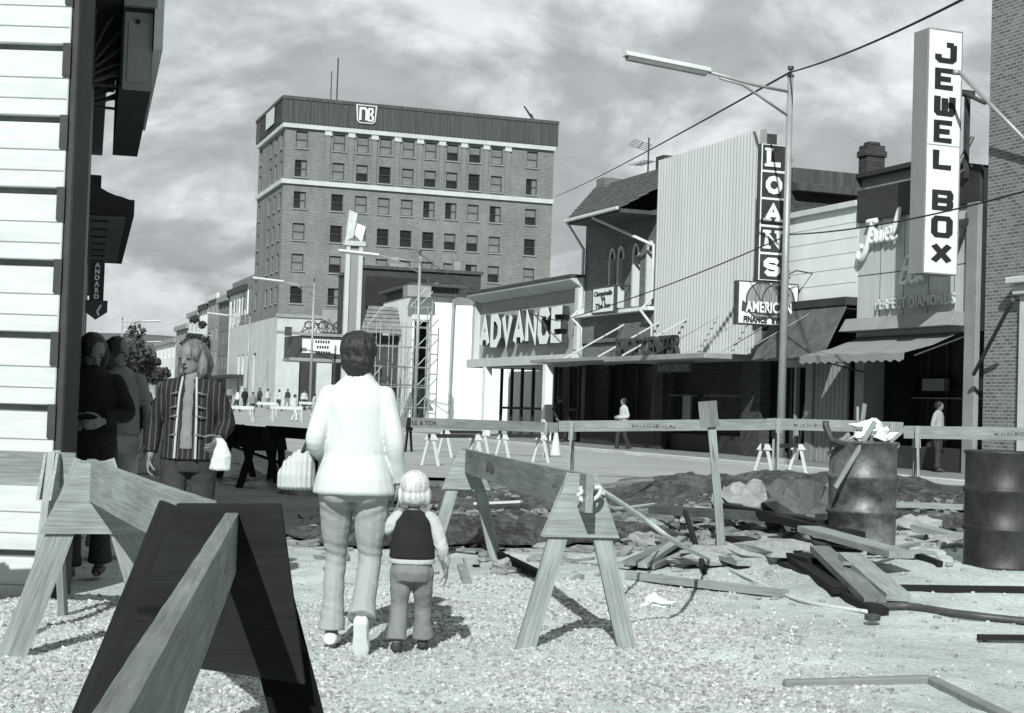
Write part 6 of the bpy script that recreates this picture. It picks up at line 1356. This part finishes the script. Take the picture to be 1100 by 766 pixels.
# ---------------------------------------------------------------- generic walker: facing local -y (towards the viewer); parameters choose clothes
def walker(label, px, Y, rz, H=1.68, hair='hair_dark', hairlen=.0, top='cloth_dark', toplen=.86, legs='cloth_dark', vox=.012, stride=.14, arms=((-.2, 0), (.2, 0)), hat=False, skirt=False, headturn=(0, 0), group=None, x_off=0, tophw=.165, open_front=None, elbows=(None, None), wrists=(None, None), z0=None, sleeves=True, coat=False, detail=True):
    q = gat(px, Y); T = person(label, (q.x+x_off, q.y, q.z if z0 is None else z0), rz, group); k = H/1.65
    def S_(*a): return V3(a)*k
    b = MB(); hL, hR = S_(-.09, 0, .86), S_(.09, 0, .86); kL, aL = S_(-.09, -stride*.9, .47), S_(-.09, -stride, .09); kR, aR = S_(.09, stride*.15, .47), S_(.09, stride*1.1, .11)
    for h_, k_, a_ in ((hL, kL, aL), (hR, kR, aR)): limb(b, [h_, k_, a_], [.085*k, .052*k, .036*k]); limb(b, [a_, a_+S_(0, -.08, -.05), a_+S_(0, -.15, -.06)], [.036*k, .034*k, .026*k])
    loft(b, [(S_(0, 0, .80), .13*k, .09*k), (S_(0, 0, .9), .135*k, .095*k), (S_(0, 0, 1.02), .115*k, .075*k), (S_(0, 0, 1.18), .13*k, .08*k), (S_(0, 0, 1.30), .14*k, .08*k), (S_(0, 0, 1.38), .11*k, .07*k), (S_(0, 0, 1.42), .05*k, .05*k)], 16)
    limb(b, [S_(0, 0, 1.38), S_(0, -.015, 1.47)], [.05*k, .046*k]); hcn = S_(0, -.02, 1.535); P, r_, f_, u_ = head(b, hcn, (headturn[0], -1, 0), .96*k, headturn[1])
    J = []
    for i, s in enumerate((-1, 1)):
        sh_ = S_(s*.155, 0, 1.32); e_ = S_(*(elbows[i] or (s*.23, .03, 1.08))); w_ = S_(*(wrists[i] or (s*.235, -.06, .86))); J.append((sh_, e_, w_)); limb(b, [sh_, e_, w_], [.044*k, .037*k, .025*k])
        dd = (w_-e_).normalized(); hand(b, w_, dd, (-s, 0, .1), .95*k, .7, -s)
    fuse(b, 'body', 'skin', T, vox*.6 if detail else vox, 3)
    t = MB(); loft(t, [(S_(0, 0, .78), .16*k, .12*k), (S_(0, .01, .86), .172*k, .135*k), (S_(0, 0, .97), .15*k, .115*k)], 18)
    if skirt: loft(t, [(S_(0, 0, .45), .23*k, .19*k), (S_(0, 0, .7), .19*k, .15*k), (S_(0, 0, .95), .14*k, .11*k)], 18)
    else:
        for h_, k_, a_ in ((hL, kL, aL), (hR, kR, aR)): limb(t, [h_, (h_+k_)/2, k_, (k_+a_)/2, a_], [.100*k, .085*k, .064*k, .066*k, .082*k], cut=True)
    fuse(t, 'skirt' if skirt else 'trousers', legs, T, vox, 3, .005, 12, H*9)
    t = MB(); tl = toplen
    loft(t, [(S_(0, 0, tl), (.19+.03*(1.0-tl))*k, .145*k), (S_(0, 0, tl+.015), .192*k, .147*k), (S_(0, 0, max(tl+.05, .95)), .180*k, .135*k), (S_(0, 0, 1.15), .172*k, .122*k), (S_(0, 0, 1.28), .185*k, .115*k), (S_(0, 0, 1.37), .145*k, .09*k), (S_(0, 0, 1.41), .085*k, .068*k), (S_(0, -.005, 1.43), .062*k, .058*k)], 20)
    for sh_, e_, w_ in J:
        if sleeves: limb(t, [sh_+V3((-.004 if sh_.x > 0 else .004, 0, .004)), (sh_+e_)/2, e_, (e_+w_)/2, w_-(w_-e_).normalized()*.02], [.064*k, .062*k, .054*k, .048*k, .042*k], cut=True)
        else: limb(t, [sh_+V3((-.004 if sh_.x > 0 else .004, 0, .004)), sh_.lerp(e_, .7)], [.064*k, .064*k], cut=True)
    tp = fuse(t, 'coat' if tl < .7 else 'jacket', top, T, vox, 3, .005, 10, H*5)
    if detail:
        for s in (-1, 1):
            t = MB(); ell(t, P(s*.31, .80, .0), (.16*k*.1, .006, .0065), None, 8, 10); t.build('eye', 'black', T, smooth=True)
            t = MB(); t.tube([P(s*.14, .82, .2), P(s*.3, .84, .26), P(s*.5, .70, .2)], .0022, 6); t.build('eyebrow', hair if hair != 'hair_blond' else 'hair_light_brown', T)
        t = MB(); ell(t, P(0, .86, -.555), (.023, .006, .007), None, 8, 12); t.build('lips', 'cloth_dark', T, smooth=True)
    if hairlen >= 0:
        t = MB(); ell(t, P(0, -.14, .18), (.088*k, .102*k, .098*k)); ell(t, P(0, -.36, -.2), (.080*k, .065*k, .085*k))
        if hairlen > 0:
            for s in (-1, 1): limb(t, [P(s*.62, -.1, .3), P(s*.78, .0, -.4), P(s*.72, .12, -.9), P(s*.60, .2, -.95-hairlen*3)], [.028*k, .033*k, .036*k, .024*k])
            limb(t, [P(0, -.5, .2), P(0, -.75, -.6), P(0, -.75, -1.0-hairlen*4)], [.08*k, .085*k, .06*k])
        fuse(t, 'hair', hair, T, max(.006, vox*.6), 2, .004, 22, 3, .35)
    if hat: t = MB(); t.lathe([(.155, -.008), (.15, .0), (.10, .02), (.10, .05), (.092, .12), (.05, .13)], tuple(P(0, -.05, .55)), 20); t.build('hat', 'cloth_dark', T, smooth=True)
    for a_ in (aL, aR):
        s_ = MB(); q_ = a_+S_(0, 0, -.045); X1, Z1 = V3((1, 0, 0)), V3((0, 0, 1)); loft(s_, [(q_+S_(0, .05, 0), .025, .025, X1, Z1), (q_+S_(0, .02, 0), .042, .038, X1, Z1), (q_+S_(0, -.08, 0), .044, .034, X1, Z1), (q_+S_(0, -.17, -.01), .034, .02, X1, Z1)], 12); fuse(s_, 'shoe', 'leather_dark', T, max(.007, vox*.7), 2)
    return T, P, J, S_
# jacketed woman
T, P, J, S_ = walker('blonde woman in a dark striped jacket carrying a white paper bag towards the viewer', 205, 10.6, .0, 1.68, 'hair_light_brown', .08, 'jacket_stripe', .86, 'cloth_dark', .009, .10,
    elbows=((-.24, .04, 1.10), (.235, .03, 1.10)), wrists=((-.25, -.02, .88), (.21, -.16, 1.0)), headturn=(-.5, .18), z0=.0)
X1, Z1, Y1 = V3((1, 0, 0)), V3((0, 0, 1)), V3((0, 1, 0))
t = MB(); loft(t, [(S_(0, -.10, .93), .055, .05), (S_(0, -.085, 1.1), .052, .05), (S_(0, -.075, 1.25), .055, .052), (S_(0, -.05, 1.37), .052, .05), (S_(0, -.02, 1.44), .05, .04)], 16); fuse(t, 'shirt', 'cloth_mid', T, .008, 2, .003, 12)
def stripes(zs, xs, r=.006):
    for s in (-1, 1):
        for z_ in zs:
            t = MB(); t.tube([S_(s*(.065+(xs-.065)*q/6), -(.147-.10*(q/6)**2.2)*(1.0 if z_ < 1.2 else .88)-.004, z_-.02*q/6) for q in range(7)], r, 6); t.build('stripe', 'cloth_mid', T)
stripes((1.03, 1.15, 1.21, 1.30), .13, .006)
for s, i in ((-1, 0), (1, 1)):
    sh_, e_, w_ = J[i]
    for oo in (-.03, .03):
        pts = [sh_+V3((oo+s*.01, -.074, 0)), (sh_+e_)/2+V3((oo+s*.01, -.064, 0)), e_+V3((oo, -.056, 0)), (e_+w_)/2+V3((oo*.8, -.05, 0))]; pass
    MB().tube([S_(s*.068, -.150, .87), S_(s*.066, -.142, 1.0), S_(s*.062, -.128, 1.15), S_(s*.056, -.12, 1.28), S_(s*.045, -.085, 1.40)], .008, 8).build('lapel_trim', 'cloth_light', T)
pb = V3(TM[T.name].translation)+J[1][2]+V3((.03, -.05, -.12)); PB = MB(); loft(PB, [((0, 0, -.08), .060, .03), ((0, 0, -.07), .070, .038), ((.01, 0, .02), .062, .038), ((.0, 0, .10), .040, .026), ((-.01, 0, .13), .025, .018)], 14)
PB.v = [tuple(V3(v)+pb) for v in PB.v]; o = fuse(PB, 'paper_bag', 'cloth_white', None, .007, 1, .006, 18); tag(o, 'white paper bag in the hand of the woman in the striped jacket', 'bag')
# dark pair by the shopfront
walker('long-haired person in a dark coat by the white wall, hands at the waist', 93, 11.1, .12, 1.72, 'hair_dark', .10, 'cloth_black', .52, 'cloth_dark', .010, .06, elbows=((-.25, .02, 1.10), (.24, .02, 1.12)), wrists=((-.12, -.17, 1.05), (.10, -.19, 1.06)), headturn=(.5, .6), z0=.0, x_off=.03)
walker('dark-haired man in a light short-sleeved shirt behind the person in the dark coat', 124, 12.6, .15, 1.76, 'hair_dark', .02, 'cloth_mid', .92, 'cloth_gray', .011, .10, headturn=(1.1, .1), z0=.0, sleeves=False)
walker('distant figure in a black coat and hat on the shaded left sidewalk', 155, 58, .1, 1.72, 'hair_dark', 0, 'cloth_black', .5, 'cloth_black', .02, .08, hat=True, detail=False, z0=.05)
walker('person in a light top passing the dark shoe shop windows', 670, 50.0, -1.2, 1.7, 'hair_dark', 0, 'cloth_light', .95, 'cloth_dark', .02, .16, wrists=((-.1, -.2, 1.05), (.1, -.22, 1.02)), detail=False, z0=.07)
walker('stooping customer seen dimly in the jewellery shop doorway', 1008, 36.6, .9, 1.65, 'hair_dark', 0, 'cloth_gray', .9, 'cloth_dark', .02, .05, detail=False, z0=.16)
for px, Y, rz_, tp, lg, lb in ((316, 94, 1.2, 'cloth_white', 'cloth_white', 'figure all in white hurrying across the street, nearest of the distant crowd'), (262, 120, .4, 'cloth_black', 'cloth_black', 'black-clad figure leftmost of the distant crowd by the office block'),
        (278, 128, -.6, 'cloth_dark', 'cloth_black', 'small dark figure on the office block steps'), (287, 122, .8, 'cloth_light', 'cloth_mid', 'distant pedestrian in a light top before the office block base'), (299, 118, -.9, 'cloth_light', 'cloth_dark', 'distant pedestrian with light top and dark trousers left of the running figure'),
        (337, 104, 1.5, 'cloth_light', 'cloth_light', 'distant pale figure just beside the lamp post at the marquee'), (246, 132, .2, 'cloth_mid', 'cloth_dark', 'grey distant figure near the far white-fronted building'), (229, 140, -.4, 'cloth_light', 'cloth_dark', 'very small figure behind the jacketed woman in the far street'),
        (137, 70, .3, 'cloth_light', 'cloth_mid', 'pale-topped walker left of the figure in the black hat'), (221, 150, .6, 'cloth_dark', 'cloth_dark', 'tiny dark figure far left in the street crowd'), (236, 126, 1.0, 'cloth_light', 'cloth_mid', 'tiny pale figure among the sawhorses down the street'), (254, 112, -1.0, 'cloth_white', 'cloth_dark', 'figure in white shirt crossing left of the office block corner'), (271, 100, .5, 'cloth_mid', 'cloth_dark', 'grey figure walking in the open street before the office block'), (308, 128, -.5, 'cloth_dark', 'cloth_mid', 'dark-topped figure by the block door under the windows'), (326, 122, .2, 'cloth_light', 'cloth_dark', 'light-topped figure near the foot of the marquee lamp'), (600, 58, 1.0, 'cloth_dark', 'cloth_black', 'dark figure at the ADVANCE shop door by the cone')):
    q = gat(px, Y); walker(lb, px, Y, rz_, 1.66, 'hair_dark', 0, tp, .9, lg, .03, .2, detail=False, z0=(.16 if px == 600 else None))
